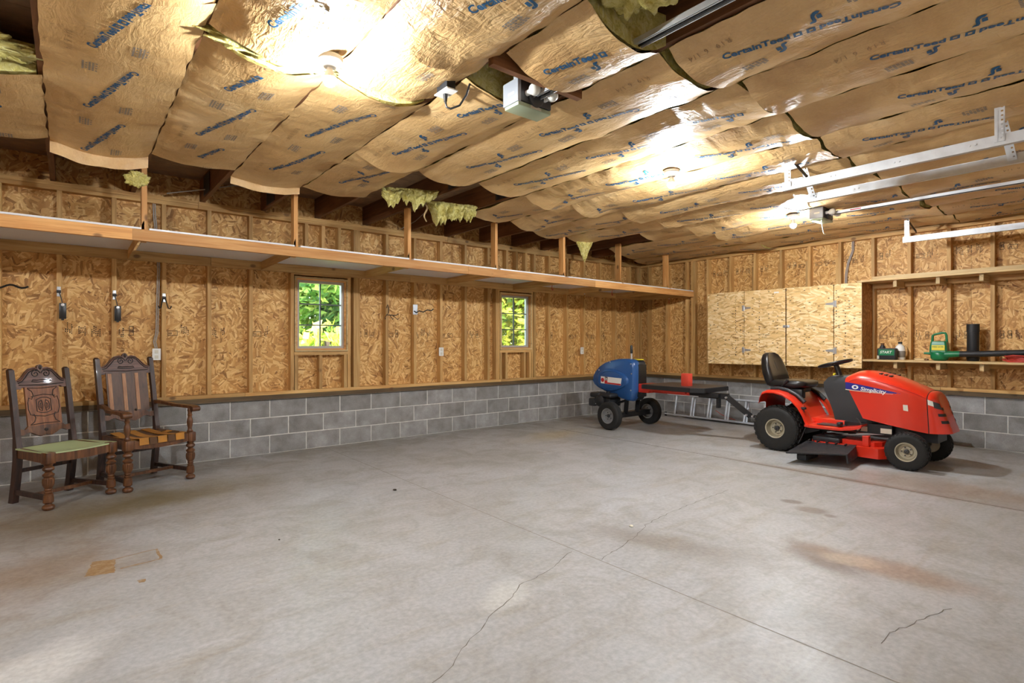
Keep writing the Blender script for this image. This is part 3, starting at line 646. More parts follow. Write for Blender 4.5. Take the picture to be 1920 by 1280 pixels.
# torn glass wool
def tuft(label, c, size, seed, pull=(0, 0, 0)):
    bm = bmesh.new(); bmesh.ops.create_icosphere(bm, subdivisions=5, radius=1)
    for q in bm.verts:
        p = q.co.copy(); n = mnoise.fractal(p*1.7+V(seed, 0, 0), 1.0, 2.0, 4); n2 = mnoise.fractal(p*5+V(seed, 3, 0), .9, 2.0, 4); r = 1+.42*n+.26*n2
        lower = max(0, -p.z); n3 = mnoise.noise(V(p.x*5, p.y*5, seed)); r += lower*max(0, n3)*.9
        q.co = V(p.x*size[0]*r, p.y*size[1]*r, p.z*size[2]*r)+V(*pull)*lower
    for f in bm.faces: f.smooth = True
    me = bpy.data.meshes.new('glass_wool_tuft'); bm.to_mesh(me); bm.free(); me.materials.append(M_FLUFF)
    ob = bpy.data.objects.new('glass_wool_tuft', me); COL.objects.link(ob); ob.location = c
    return tag(ob, label, 'insulation', 'torn yellow glass wool')
def wool_curtain(label, p0, p1, ln, seed, th=.05, point=None):
    # ragged, puffy curtain of torn glass wool hanging from a joist bay
    p0, p1 = Vector(p0), Vector(p1); n, m = 56, 16; d = (p1-p0); nr = V(-d.y, d.x, 0).normalized(); F_, B2 = [], []
    for i in range(n+1):
        u = i/n; a = mnoise.fractal(V(u*4, seed, 0), .8, 2.0, 4); b = mnoise.noise(V(u*16, seed+4, 0)); c = mnoise.noise(V(u*34, seed+7, 0))
        if point is None: L_ = ln*(.72+.45*a+.20*b+.16*c)*(.35+.65*min(1, 5*u, 5*(1-u)))
        else: L_ = ln*max(.12, 1-abs(u-point)*2.4)*(1+.2*b+.15*c)
        for j in range(m+1):
            v = j/m; e = sin(pi*min(1, .12+v*.88))**.6 if v < 1 else 0.
            w = th*e*(.7+.9*mnoise.fractal(V(u*6, v*3, seed), .8, 2.0, 3)); w2 = th*e*(.7+.9*mnoise.fractal(V(u*6, v*3, seed+20), .8, 2.0, 3))
            q = p0+d*u+V(0, 0, -L_*v)+V(.012*mnoise.noise(V(u*20, v*5, seed)), .012*mnoise.noise(V(u*19, v*6, seed+2)), 0)
            F_.append(q+nr*max(.002, w)); B2.append(q-nr*max(.002, w2))
    mb = MB(); k = len(F_); mb.v = F_+B2; W_ = m+1
    for i in range(n):
        for j in range(m):
            q = i*W_+j; mb.f += [(q, q+1, q+W_+1, q+W_), (k+q, k+q+W_, k+q+W_+1, k+q+1)]
    for i in range(n): mb.f += [(i*W_+m, k+i*W_+m, k+(i+1)*W_+m, (i+1)*W_+m), (i*W_, (i+1)*W_, k+(i+1)*W_, k+i*W_)]
    for j in range(m): mb.f += [(j, k+j, k+j+1, j+1), (n*W_+j, n*W_+j+1, k+n*W_+j+1, k+n*W_+j)]
    o = (p0+p1)/2; mb.v = [q-o for q in mb.v]; ob = mb.build('glass_wool_tuft', M_FLUFF, None, 60); ob.location = o
    return tag(ob, label, 'insulation', 'torn yellow glass wool')
wool_curtain('yellow glass wool hanging left of the third shelf post', (-6.06, -1.66, 2.74), (-5.54, -1.80, 2.76), .21, 1.3, .06)
wool_curtain('yellow glass wool hanging right of the third shelf post', (-5.46, -1.50, 2.74), (-4.94, -1.62, 2.74), .30, 4.6, .075)
wool_curtain('thin pointed scrap of yellow glass wool by the fifth shelf post', (-2.98, -1.10, 2.73), (-2.62, -1.22, 2.73), .36, 7.7, .035, .62)
tuft('yellow glass wool mound above the near opener rail', (-6.58, -5.10, 2.75), (.19, .14, .06), 11.2)
tuft('yellow glass wool lying open in the leftmost ceiling bay', (-8.80, -2.74, 2.755), (.24, .10, .05), 15.9)
tuft('yellow glass wool strip along the torn batt left of the nearest bulb', (-7.62, -3.68, 2.70), (.28, .06, .04), 21.0)
tuft('small pale scrap of glass wool at the foot of the first shelf post top', (-7.98, -1.34, 2.55), (.07, .03, .035), 23.0, (0, 0, -.04))
# hanging paper shreds
for i, (p, lab) in enumerate((((-1.87, -1.0, 2.722), 'thin curled paper shred hanging near the sixth shelf post'), ((-5.49, -1.5, 2.722), 'thin curled paper shred hanging beside the third shelf post'), ((-4.0, -2.05, 2.655), 'pale wooden splinter dangling from the batts above the shelf'))):
    mb = MB(); n = 14; vs = []
    for j in range(n):
        q = V(*p)+V(.012*sin(j*.5), .012*cos(j*.7), -.016*j if i < 2 else -.004*j); q += V(0, 0, 0) if i < 2 else V(.0, -.012*j, 0); w = .012*(1-.4*j/n)
        vs += [q+V(-w, 0, 0), q+V(w, 0, 0), q+V(w, .002, 0), q+V(-w, .002, 0)]
    mb.loft([vs[4*j:4*j+4] for j in range(n)]); ob = mb.build('paper_shred', M_QY); tag(ob, lab, 'paper scrap', 'shreds hanging from the ceiling')
# ================================================================== HANGING SHELF
hs = thing('hanging_shelf', 'long wooden hanging shelf with white panels along the window wall', 'shelf', (-4.5, -.6, 2.05))
def zb(x): return 2.028+.0062*(-x)      # underside of the front beam, rises a little to the left
def beam_seg(a, b):
    mb = MB(); y0, y1 = -1.185, -1.147; h = .092
    vs = [V(x, y, zb(x)+dz) for x in (a, b) for y in (y0, y1) for dz in (0, h)]
    mb.add(vs, [(0, 1, 3, 2), (4, 6, 7, 5), (0, 4, 5, 1), (2, 3, 7, 6), (1, 5, 7, 3), (0, 2, 6, 4)]); mb.build('front_beam', M_BX, hs)
for a, b in ((XL+.1, -8.0), (-7.999, -4.735), (-4.733, -2.54), (-2.538, -.06)): beam_seg(a, b)
def zl(x): return 2.036+.0022*(-x)
for a, b in ((XL+.1, -7.24), (-7.236, -4.9), (-4.898, -.06)):
    mb = MB(); vs = [V(x, y, zl(x)+dz) for x in (a, b) for y in (-.080, -.043) for dz in (0, .092)]
    mb.add(vs, [(0, 1, 3, 2), (4, 6, 7, 5), (0, 4, 5, 1), (2, 3, 7, 6), (1, 5, 7, 3), (0, 2, 6, 4)]); mb.build('ledger', M_PX, hs)
POSTS = [-10.33, -9.12, -7.915, -6.705, -5.49, -4.29, -3.12, -1.94, -.75]
for x in POSTS:
    x2 = x-.02
    mb = MB(); vs = [V(xx, y, z) for y, z in ((-.081, zl(x)), (-1.146, zb(x))) for xx in (x2-.019, x2+.019) for z in (z, z+.09)]
    mb.add(vs, [(0, 1, 3, 2), (4, 6, 7, 5), (0, 4, 5, 1), (2, 3, 7, 6), (1, 5, 7, 3), (0, 2, 6, 4)]); mb.build('cross_brace', M_PY, hs)
    MB().box((x-.019, -1.146, zb(x)+.005), (x+.019, -1.058, 2.735)).build('hanger_post', M_BZ, hs)
mb = MB().box((-.10, -1.146, 2.03), (-.062, -.081, 2.12)).build('cross_brace', M_PY, hs)
def panel(a, b, y0=-1.19, y1=-.045):
    mb = MB(); zz = lambda x, y: (zb(x)+.0925 if y < -.6 else zl(x)+.0925); t = .014
    vs = [V(x, y, zz(x, y)+dz) for x in (a, b) for y in (y0, y1) for dz in (0, t)]
    mb.add(vs, [(0, 1, 3, 2), (4, 6, 7, 5), (0, 4, 5, 1), (2, 3, 7, 6), (1, 5, 7, 3), (0, 2, 6, 4)]); mb.build('shelf_panel', M_WHITE, hs)
px = [-10.34]+[p for p in POSTS[1:]]+[-.06]
for i in range(len(px)-1):
    a, b = px[i], px[i+1]; panel(a+.03, b-.025, y0=-1.19); 
# screw hooks under the shelf
def screw_hook(label, x, y, z, m, s=1.):
    t = thing('screw_hook', label, 'hook', (x, y, z), group='small hooks under the hanging shelf'); P = [V(x, y, z), V(x, y, z-.03*s)]
    P += [V(x, y, z-.055*s)+V(.022*s*cos(a)*.8, .022*s*cos(a)*.4, .025*s*sin(a)) for a in [pi/2+pi*1.35*i/10 for i in range(11)]]
    MB().tube(P, .005, 6).build('hook_wire', m, t, 60); MB().cyl(P[0], P[0]+V(0, 0, -.012), .009, 8).build('hook_collar', M_CHROME, t)
screw_hook('red screw hook under the shelf, nearest the far window', -2.92, -.70, 2.138, M_CORD, 1.6)
screw_hook('brass coloured screw hook under the shelf', -1.935, -.40, 2.035, M_JUTE)
screw_hook('red screw hook under the shelf, second from the far corner', -1.55, -.65, 2.13, M_CORD, 1.5)
screw_hook('small red screw hook under the shelf, closest to the far corner', -.082, -.7, 2.03, M_CORD)
# ================================================================== LAMPS
def lamp(label, x, y, m=M_BULB, zt=2.655):
    t = thing('ceiling_lamp', label, 'lamp', (x, y, zt), group='bare bulb ceiling lamps')
    MB().cyl((x, y, zt), (x, y, 2.73), .045, 16).build('junction_box', M_DGREY, t)
    MB().lathe([(.062, 0), (.064, -.008), (.058, -.022), (.036, -.032), (.030, -.05), (.026, -.052)], (x, y, zt), n=28).build('lamp_holder', M_PLAST, t, 40)
    pr = [(.0135, -.050), (.0145, -.06), (.020, -.075), (.029, -.092), (.0315, -.108), (.029, -.124), (.020, -.137), (.008, -.143)]
    MB().lathe(pr[:4]+[(.0312, -.1035)], (x, y, zt), n=24, cap=False).build('bulb_shield', M_PLAST, t, 60); MB().lathe([(.0312, -.1035)]+pr[4:], (x, y, zt), n=24).build('bulb', m, t, 60)  # opaque upper half, shaped to keep bulb light off the ceiling
lamp('lit bare bulb in a white holder near the window wall chairs', -7.40, -3.87)
lamp('lit bare bulb in a dark holder in the middle of the ceiling', -4.57, -3.87)
lamp('lit bare bulb beside the far garage door opener', -2.18, -3.78)
lamp('added unseen bulb left of the camera for fill light', -10.3, -3.87)  # out of view, added to fill in the room light
# ================================================================== DOOR OPENERS, TRACKS
def opener(label, x, y, zb_, w=.25, d=.13, h=.14):
    t = thing('door_opener', label, 'door opener', (x, y, zb_), group='garage door openers')
    a, b = x-w/2, x+w/2; f = y-d/2      # f = face towards the door (-y)
    MB().bbox((a, f, zb_+.02), (b, f+d, zb_+h), .008).build('housing', M_DGREY, t, 40)
    MB().bbox((a-.006, f-.002, zb_+.012), (a+.02, f+d+.004, zb_+h+.004), .006).build('end_cover', M_GREY, t, 40)
    MB().bbox((a+.002, f+.004, zb_-.006), (b, f+d-.002, zb_+.019), .006).build('light_lens', M_LENS, t, 40)
    MB().box((a-.0075, f+.03, zb_+.06), (a-.0065, f+.085, zb_+.075)).build('name_plate', M_LABW, t)
    MB().box((b-.16, f-.0005, zb_-.004), (b-.08, f-.0002, zb_+.012)).build('warning_label', M_LABW, t)
    for sx in (-.062, .070):
        MB().lathe([(.016, 0), (.016, -.022)], (x+sx, f, zb_+.07), (0, 1, 0), 14).build('socket', M_PLAST, t, 40)
        MB().lathe([(.012, -.02), (.016, -.03), (.030, -.05), (.034, -.066), (.030, -.084), (.012, -.096)], (x+sx, f, zb_+.07), (0, 1, 0), 18).build('spare_bulb', M_MILK, t, 60)
    MB().lathe([(.055, .0), (.055, -.012), (.046, -.016)], (x, f, zb_+.062), (0, 1, 0), 24).build('drive_sprocket', M_DGREY, t, 40)
    rail = MB(); y1 = YF+.35
    rail.box((x-.028, y1, zb_+.072), (x+.028, f-.01, zb_+.078)); rail.box((x-.028, y1, zb_+.052), (x-.024, f-.01, zb_+.072)); rail.box((x+.024, y1, zb_+.052), (x+.028, f-.01, zb_+.072)); rail.build('rail', M_GALV, t)
    MB().tube([(x+.008, f-.03, zb_+.058), (x+.008, y1, zb_+.058)], .006, 6).build('drive_chain', M_BLACK, t)
    MB().tube([(x-.010, f-.03, zb_+.058), (x-.010, y1, zb_+.058)], .004, 6).build('drive_cable', M_CHROME, t)
    MB().box((x-.0285, f-.32, zb_+.060), (x-.0282, f-.22, zb_+.070)).build('rail_sticker', M_DRED, t)
    for sx in (a+.03, b-.03): MB().bar((sx, y, zb_+h), (sx, y, 2.78), .025, .004).build('hanger_strap', M_GALV, t)
    return t
opener('near garage door opener with two spare bulbs and a long rail', -6.33, -4.12, 2.585)
o2 = opener('far garage door opener beside a lit bulb', -2.12, -4.05, 2.55, .27)
MB().tube([(-2.2, -4.08, 2.55), (-2.2, -4.09, 2.46), (-2.19, -4.1, 2.40), (-2.17, -4.11, 2.395)], .004, 6).build('release_cord', M_LABW, o2)
MB().tube([(-2.20, -4.02, 2.69), (-2.45, -3.95, 2.63), (-2.66, -3.85, 2.66), (-2.72, -3.8, 2.70)], .005, 6).build('power_cord', M_BLACK, o2)
lum = MB().box((-6.74, -4.33, 2.655), (-6.10, -4.29, 2.80)).build('mounting_board', M_JX); tag(lum, 'wooden board between joists behind the near opener', 'board')
# ceiling outlet with plug
t = thing('ceiling_outlet', 'white ceiling outlet with a black plug and cord', 'outlet', (-6.75, -3.9, 2.655))
MB().bbox((-6.79, -3.975, 2.648), (-6.715, -3.84, 2.656), .003).build('cover_plate', M_PLAST, t); MB().box((-6.78, -3.96, 2.657), (-6.725, -3.855, 2.74)).build('outlet_box', M_BLKP, t)
MB().cyl((-6.752, -3.90, 2.647), (-6.752, -3.90, 2.605), .013, 12, .009).build('plug', M_BLACK, t, 40)
MB().tube([(-6.752, -3.90, 2.606), (-6.748, -3.905, 2.575), (-6.73, -3.92, 2.565), (-6.69, -3.95, 2.585), (-6.665, -3.98, 2.64), (-6.655, -4.0, 2.70)], .006, 8).build('power_cord', M_BLACK, t, 60)
def track(label, x, y0, slant=0):
    t = thing('door_track', label, 'door track', (x, y0, 2.44), group='garage door tracks'); z = 2.44; s = 1
    mb = MB(); y1 = YF+.15
    mb.box((x-.002, y1, z), (x+.002, y0, z+.065)); mb.box((x, y1, z), (x+.035, y0, z+.004)); mb.box((x, y1, z+.061), (x+.030, y0, z+.065)); mb.box((x+.033, y1, z), (x+.036, y0, z+.016)); mb.build('track_channel', M_GALV, t)
    for yy in (y0-.05, y0-1.3, y0-2.3):
        br = MB(); top = V(x-.01+slant, yy+.03 if slant else yy, 2.70); bot = V(x-.006, yy, z+.02); n = 9
        d = top-bot
        for i in range(n):
            br.bar(bot+d*(i/n), bot+d*((i+.62)/n), .034, .003, (1, 0, 0))
        for ss in (-.014, .014): br.bar(bot+V(0, ss, 0), top+V(0, ss, 0), .007, .003, (1, 0, 0))
        br.bar(bot+V(.001, .016, 0), top+V(.001, .016, 0), .003, .03, (0, 1, 0)); br.build('hanger_angle', M_GALV, t)
        if yy == y0-.05:
            MB().bar(V(x, yy-.0, 2.70), V(x+.33 if not slant else x+.2, yy-.0, 2.60 if not slant else 2.66), .03, .004, (0, 1, 0)).build('brace_angle', M_DGREY, t)
    for yy in (y0-.06, y0-.35, y0-.75, y0-1.15, y0-1.6):
        bo = MB()
        for q in (0, .03): bo.cyl((x-.002, yy-q, z+.034), (x-.006, yy-q, z+.034), .006, 8)
        bo.build('bolt_pair', M_CHROME, t)
track('steel door track nearest the ceiling middle', -4.04, -4.52); track('steel door track just beside the first, on a slanted hanger', -3.53, -4.50, -.10); track('steel door track close to the cabinet wall', -.66, -4.38)
# ================================================================== WALL FITTINGS
def outlet(label, x, z):
    t = thing('wall_outlet', label, 'outlet', (x, -.045, z), group='wall outlets'); MB().bbox((x-.036, -.050, z-.058), (x+.036, -.043, z+.058), .003).build('cover_plate', M_PLAST, t)
    for dz in (-.026, .026): MB().bbox((x-.016, -.0525, z+dz-.017), (x+.016, -.0495, z+dz+.017), .002).build('receptacle', M_LABW, t)
    MB().box((x-.03, -.043, z-.05), (x+.03, -.03, z+.05)).build('outlet_box', M_LABW, t)
outlet('white wall outlet above the armchair', -7.715, 1.133); outlet('white wall outlet between the two windows', -4.405, 1.123); outlet('white wall outlet near the log splitter', -1.62, 1.11)
cb = thing('cable_run', 'grey electrical cables running down a stud to the outlet by the chairs', 'cable', (-7.71, -.01, 1.2))
for i, dx in enumerate((0, .016)):
    MB().tube([(-7.72+dx, .0, 1.19), (-7.735+dx, .0, 1.26), (-7.715+dx, 0, 1.35), (-7.71+dx, 0, 1.6), (-7.70+dx, 0, 2.0), (-7.715+dx, 0, 2.3), (-7.735+dx, 0, 2.5), (-7.74+dx, .0, 2.64)], .006, 8).build('cable', M_CABLE, cb, 60)
cb = thing('cable_run', 'pair of grey cables dropping behind the OSB cabinet', 'cable', (0, -3.5, 2.1))
for i, dy in enumerate((0, -.018)):
    MB().tube([(.02, -3.60+dy, 2.645), (.02, -3.60+dy, 2.52), (.02, -3.54+dy, 2.35), (.02, -3.515+dy, 2.2), (.02, -3.51+dy, 2.04)], .007, 8).build('cable', M_CABLE, cb, 60)
cb = MB().tube([(.015, -1.13, .72), (.015, -1.13, 2.64)], .009, 8).build('wall_conduit', M_LABW, None, 60); tag(cb, 'thin pale conduit up the cabinet wall near the far corner', 'conduit')
def hook_bracket(t, x, z):
    MB().bbox((x-.014, -.05, z-.045), (x+.014, -.042, z+.045), .003).build('bracket', M_GALV, t)
    for dz in (-.03, .03): MB().cyl((x, -.05, z+dz), (x, -.056, z+dz), .007, 8).build('screw', M_CHROME, t)
    MB().cyl((x-.016, -.058, z), (x+.016, -.058, z), .014, 10).build('pivot', M_DGREY, t, 40)
for lab, x, z, sl in (('black strap hanger on the stud nearest the picture\'s left edge', -8.467, 1.716, .028), ('black strap hanger on the second stud, above the armchair\'s back', -8.056, 1.706, .024)):
    t = thing('strap_hanger', lab, 'strap hanger', (x, -.05, z), group='strap hangers'); hook_bracket(t, x, z)
    MB().tube([(x+.004, -.06, z-.01), (x+sl*.6, -.075, z-.06), (x+sl, -.08, z-.12)], .004, 6).build('hook_arm', M_BLACK, t, 60)
    MB().bbox((x+sl-.026, -.092, z-.25), (x+sl+.026, -.072, z-.105), .004).build('strap', M_VINYL, t, 40); MB().lathe([(.006, 0), (.013, .001), (.013, .004), (.006, .005)], (x+sl, -.092, z-.122), (0, -1, 0), 14).build('grommet', M_CHROME, t, 40)
    MB().box((x+sl-.010, -.088, z-.262), (x+sl+.010, -.076, z-.25)).build('strap_tip', M_VINYL, t)
t = thing('double_hook', 'empty black double hook on a stud above the wall outlet', 'hook', (-7.655, -.05, 1.69)); hook_bracket(t, -7.652, 1.70)
for s in (-1, 1): MB().tube([(-7.652+s*.012, -.058, 1.69), (-7.652+s*.024, -.075, 1.63), (-7.652+s*.032, -.09, 1.595), (-7.652+s*.045, -.115, 1.59), (-7.652+s*.055, -.125, 1.615)], .0055, 8).build('hook_arm', M_BLACK, t, 60)
t = thing('wavy_hook', 'black wavy bar hook at the picture\'s left edge', 'hook', (-8.9, -.05, 1.74)); P = [V(-8.97+.02*i, -.05-.012*i*.9, 1.735+.014*sin(i*.8+.5)) for i in range(16)]
MB().tube(P, .009, 8).build('hook_bar', M_BLACK, t, 60); MB().bbox((-8.99, -.05, 1.70), (-8.95, -.042, 1.78), .003).build('bracket', M_BLACK, t)
t = thing('double_hook', 'thin black wire hook right of the near window', 'hook', (-5.21, -.05, 1.64))
MB().tube([(-5.225, -.046, 1.69), (-5.21, -.05, 1.735), (-5.195, -.05, 1.69), (-5.20, -.06, 1.63), (-5.23, -.06, 1.605), (-5.15, -.07, 1.60), (-5.11, -.08, 1.60), (-5.08, -.10, 1.62)], .005, 8).build('hook_wire', M_BLACK, t, 60)
for s in (-.06, .03, .09): MB().tube([(-5.20+s*.4, -.06, 1.61), (-5.20+s, -.075, 1.57), (-5.20+s*1.15, -.10, 1.545), (-5.20+s*1.2, -.12, 1.56)], .004, 8).build('hook_prong', M_BLACK, t, 60)
t = thing('double_hook', 'black zigzag hook on a blue bracket between the windows', 'hook', (-4.80, -.05, 1.68))
MB().bbox((-4.845, -.052, 1.62), (-4.775, -.043, 1.755), .004).build('bracket', M_ALU, t); MB().tube([(-4.83, -.054, 1.67), (-4.80, -.06, 1.645), (-4.77, -.08, 1.672), (-4.72, -.10, 1.655), (-4.67, -.12, 1.685), (-4.62, -.14, 1.675), (-4.59, -.15, 1.70)], .008, 8).build('hook_bar', M_BLACK, t, 60)
# ================================================================== CHAIRS (local frame: x to the sitter's... picture right, -y front)
LEG = [(.022, 0), (.034, .006), (.040, .020), (.036, .034), (.022, .044), (.019, .050), (.030, .056), (.033, .060), (.033, .085), (.030, .118), (.022, .124), (.025, .130), (.025, .136), (.020, .142), (.024, .150), (.026, .156), (.022, .162), (.028, .172), (.036, .19), (.038, .215), (.036, .236), (.028, .244), (.030, .250), (.037, .258), (.037, .268), (.026, .276), (.020, .284), (.022, .290), (.034, .298), (.038, .308), (.034, .320), (.024, .328), (.026, .334), (.030, .340), (.024, .346)]
def spiral(cx, cz, r0, r1, a0, turns, n=26, flip=1):
    return [(cx+flip*(r0+(r1-r0)*i/n)*cos(a0+turns*2*pi*i/n), cz+(r0+(r1-r0)*i/n)*sin(a0+turns*2*pi*i/n)) for i in range(n+1)]
def chair(label, loc, rz, w, d, ztop, arm):
    t = thing('dining_chair' if not arm else 'armchair', label, 'chair', loc, rz, group='carved dark oak chairs', local=True)
    hw = w/2-.03; fy = -d/2+.03; by = d/2-.082; sz = .43
    bw = hw*.86
    lean = .10 if not arm else .12
    def backpt(z):   # centre line of a back post
        if z < .40: return by+.055*(1-z/.40)**1.5
        return by+lean*((z-.40)/(ztop-.40))**1.2
    for s in (-1, 1):
        secs = []
        for i in range(13):
            z = ztop*i/12*.985; y = backpt(z); a = .021 if z < .45 else .019; b = .026 if z < .5 else .018
            x = s*(bw+(.012 if z > .42 else 0)*0); secs.append([V(x-a, y-b, z), V(x+a, y-b, z), V(x+a, y+b, z), V(x-a, y+b, z)])
        lg = MB().loft(secs).build('back_leg', M_OAK, t)
        MB().lathe([(.020, 0), (.022, .006), (.012, .014)], (s*bw, backpt(ztop), ztop*.983), n=8).build('finial', M_OAK, lg, 30)
        MB().lathe(LEG, (s*hw, fy, 0), n=32, fl=(.172, .244)).build('front_leg', M_OAKF, t, 30)
        MB().bbox((s*hw-.033, fy-.033, .346), (s*hw+.033, fy+.033, sz), .006).build('leg_block', M_OAKF, t, 40)
        MB().bar((s*hw, fy+.03, .385), (s*bw, by, .395), .028, .075).build('side_rail', M_OAKF, t)
        MB().bar((s*hw, fy+.02, .088), (s*bw, backpt(.09), .088), .024, .034).build('side_stretcher', M_OAK, t)
    # front rail, slightly sagging
    secs = []
    for i in range(13):
        u = -1+2*i/12; x = u*(hw-.03); dz = -.008*(1-u*u) if not arm else -.016*(1-u*u)
        secs.append([V(x, fy-.022, .355+dz), V(x, fy+.012, .355+dz), V(x, fy+.012, sz-.006+dz), V(x, fy-.022, sz-.006+dz)])
    MB().loft(secs).build('front_rail', M_OAKF, t)
    MB().bar((-bw, by, .395), (bw, by, .395), .028, .07).build('back_rail', M_OAK, t)
    MB().bar((-hw*.93, (fy+by)/2, .088), (hw*.93, (fy+by)/2, .088), .03, .024).build('cross_stretcher', M_OAKF, t)
    MB().bar((-bw, backpt(.24), .25), (bw, backpt(.24), .25), .018, .03).build('back_stretcher', M_OAK, t)
    # seat
    n = 14
    if not arm:
        vs = []; fs = []
        for j in range(n+1):
            for i in range(n+1):
                u = -1+2*i/n; v = j/n; hwv = hw+(bw-hw)*v; y = fy-.026+(by-.02-fy+.026)*v
                zz = sz+.002-.030*(1-u*u)*sin(pi*min(1, v*.9+.1))+.016*0; vs.append(V(u*(hwv+.028), y, zz))
        m = len(vs); vs += [p-V(0, 0, .010) for p in vs]
        for j in range(n):
            for i in range(n):
                q = j*(n+1)+i; fs += [(q, q+1, q+n+2, q+n+1), (m+q, m+q+n+1, m+q+n+2, m+q+1)]
        rim = [i for i in range(n+1)]+[(j+1)*(n+1)-1 for j in range(1, n+1)]+[n*(n+1)+i for i in range(n-1, -1, -1)]+[j*(n+1) for j in range(n-1, 0, -1)]
        fs += [(rim[i], rim[(i+1) % len(rim)], m+rim[(i+1) % len(rim)], m+rim[i]) for i in range(len(rim))]
        MB().add(vs, fs).build('seat', M_SEATG, t, 40)
    else:
        def strip(name, along, c, wid, m, dz):
            secs = []; k = 12
            for i in range(k+1):
                u = i/k
                if along == 'y':
                    y = fy-.030+(by+.01-fy+.03)*u; x = c*(1-.14*u); z = sz+.004-.028*sin(pi*u)*(1-.4*abs(c)/hw)+dz
                    secs.append([V(x-wid/2, y, z), V(x+wid/2, y, z), V(x+wid/2, y, z+.004), V(x-wid/2, y, z+.004)])
                else:
                    x = (-1+2*u)*(hw*.97-.05*(c-fy)/(by-fy)); z = sz+.003-.028*sin(pi*u)+dz
                    secs.append([V(x, c-wid/2, z), V(x, c+wid/2, z), V(x, c+wid/2, z+.004), V(x, c-wid/2, z+.004)])
            if along == 'y': # turned down over the front rail
                f0 = secs[0]; secs.insert(0, [p+V(0, -.004, -.055) for p in f0])
            MB().loft(secs).build(name, m, t)
        for i, c in enumerate((-.15, -.0, .15)): strip('webbing', 'y', c, .075, M_JUTE, .002)
        for i, c in enumerate((fy+.07, fy+.17, fy+.27, fy+.37)): strip('webbing', 'x', c, .075, M_JUTED if i % 2 else M_JUTE, -.006)
        strip('webbing', 'y', -.076, .06, M_JUTED, -.003); strip('webbing', 'y', .076, .06, M_JUTED, -.003)
    # carved back
    zc0 = ztop-.155 if not arm else ztop-.145; yb = lambda z: backpt(z)
    tilt = Matrix.Rotation(math.atan2(backpt(ztop)-backpt(.6), ztop-.6), 4, 'X')
    Mx = lambda z: frame((0, backpt(z)-.014, z), (1, 0, 0), (0, sin(.16), cos(.16)))
    half = [(bw-.015, -.012), (bw-.015, .050), (bw-.03, .060), (bw*.78, .064), (bw*.66, .085), (bw*.52, .125), (bw*.38, .152), (bw*.22, .160), (bw*.10, .150), (.022, .160), (.012, .176), (0, .182)]
    sc = 1.0; out = [(x, y*sc) for x, y in half]+[(-x, y*sc) for x, y in reversed(half[:-1])]
    base = [(-(bw-.015), -.012), (-(bw-.05), -.002), (bw-.05, -.002)]
    F = Mx(zc0)
    cr = MB().prism(out+[(-(bw-.05), -.012), (-(bw-.06), .0), (bw-.06, 0), (bw-.05, -.012)], F, -.028); cr.v = [p for p in cr.v]; cro = cr.build('crest_rail', M_OAKX, t)
    g = [spiral(.038, .105, .034, .006, pi*.95, -1.5), [(bw-.04, .02), (bw*.6, .018), (bw*.3, .016), (0, .012), (-bw*.3, .016), (-bw*.6, .018), (-(bw-.04), .02)],
         [(bw-.035, .035), (bw*.7, .045), (bw*.55, .08), (bw*.42, .118), (bw*.25, .138), (bw*.14, .128)], [(.0, .055), (.03, .052), (.06, .056), (.07, .044), (.03, .036), (0, .04)]]
    g += [[(-x, y) for x, y in q] for i, q in enumerate(g) if i != 1]
    for q in g: MB().tube([F @ V(x, y, .0015) for x, y in q], .0038, 6).build('carving', M_CARVE, cro)
    for s in (-1, 1): MB().tube([F @ V(s*x, y, .003) for x, y in [(bw-.03, .05), (bw*.72, .06), (bw*.58, .1), (bw*.42, .136), (bw*.24, .149), (bw*.1, .14)]], .005, 6).build('carving', M_OAKX, cro, 60)
    MB().sphere(F @ V(0, .155, 0), .012, 10, 8, (1, .6, 1.5)).build('carving', M_CARVE, cro, 60)
    # lower rail
    zl_ = .545 if not arm else .575; F2 = Mx(zl_)
    lo = [(bw-.012, .03), (bw-.012, -.018), (bw*.8, -.022), (bw*.62, -.006), (bw*.5, -.010), (bw*.36, -.030), (bw*.18, -.046), (0, -.034)]
    lr = MB().prism(lo+[(-x, y) for x, y in reversed(lo[:-1])]+[(-bw*.72, .02), (-bw*.6, .045), (bw*.6, .045), (bw*.72, .02)], F2, -.024).build('lower_rail', M_OAKF, t)
    MB().lathe([(.010, -.002), (.014, .0), (.014, .004), (.007, .006)], F2 @ V(0, .004, 0), (0, -1, 0), 14).build('rosette', M_CARVE, lr, 40)
    z0, z1 = zl_+.042, zc0+.002; pw = bw*.62 if not arm else bw*.76
    if not arm:
        F3 = Mx(z0); H = (z1-z0)/cos(.16)
        sp = MB().prism([(-pw, 0), (pw, 0), (pw, H), (-pw, H)], F3, -.016).build('splat', M_OAKL, t)
        def ln(pts, r=.003, m=M_CARVE): MB().tube([F3 @ V(x*pw, y*H, .0012) for x, y in pts], r, 6).build('carving', m, sp)
        for s in (-1, 1):
            ln([(s*.86, .96), (s*.62, .88), (s*.56, .78), (s*.66, .68), (s*.82, .72), (s*.90, .60), (s*.90, .42), (s*.80, .28), (s*.62, .30), (s*.54, .2), (s*.62, .1), (s*.86, .03)])
            ln([(s*.42, .66), (s*.42, .36), (s*.2, .32), (0, .31)]); ln([(s*.42, .66), (s*.2, .70), (0, .71)])
            ln([(s*.12, .64), (s*.28, .60), (s*.34, .50), (s*.28, .40), (s*.12, .36), (s*.06, .5), (s*.12, .64)]); ln([(s*.16, .57), (s*.24, .52), (s*.24, .46), (s*.16, .42), (s*.16, .57)], .0022)
        ln([(-.86, .97), (0, .95), (.86, .97)]); ln([(-.86, .03), (0, .05), (.86, .03)]); ln([(-.7, .74), (0, .79), (.7, .74)]); ln([(-.7, .27), (0, .22), (.7, .27)])
    else:
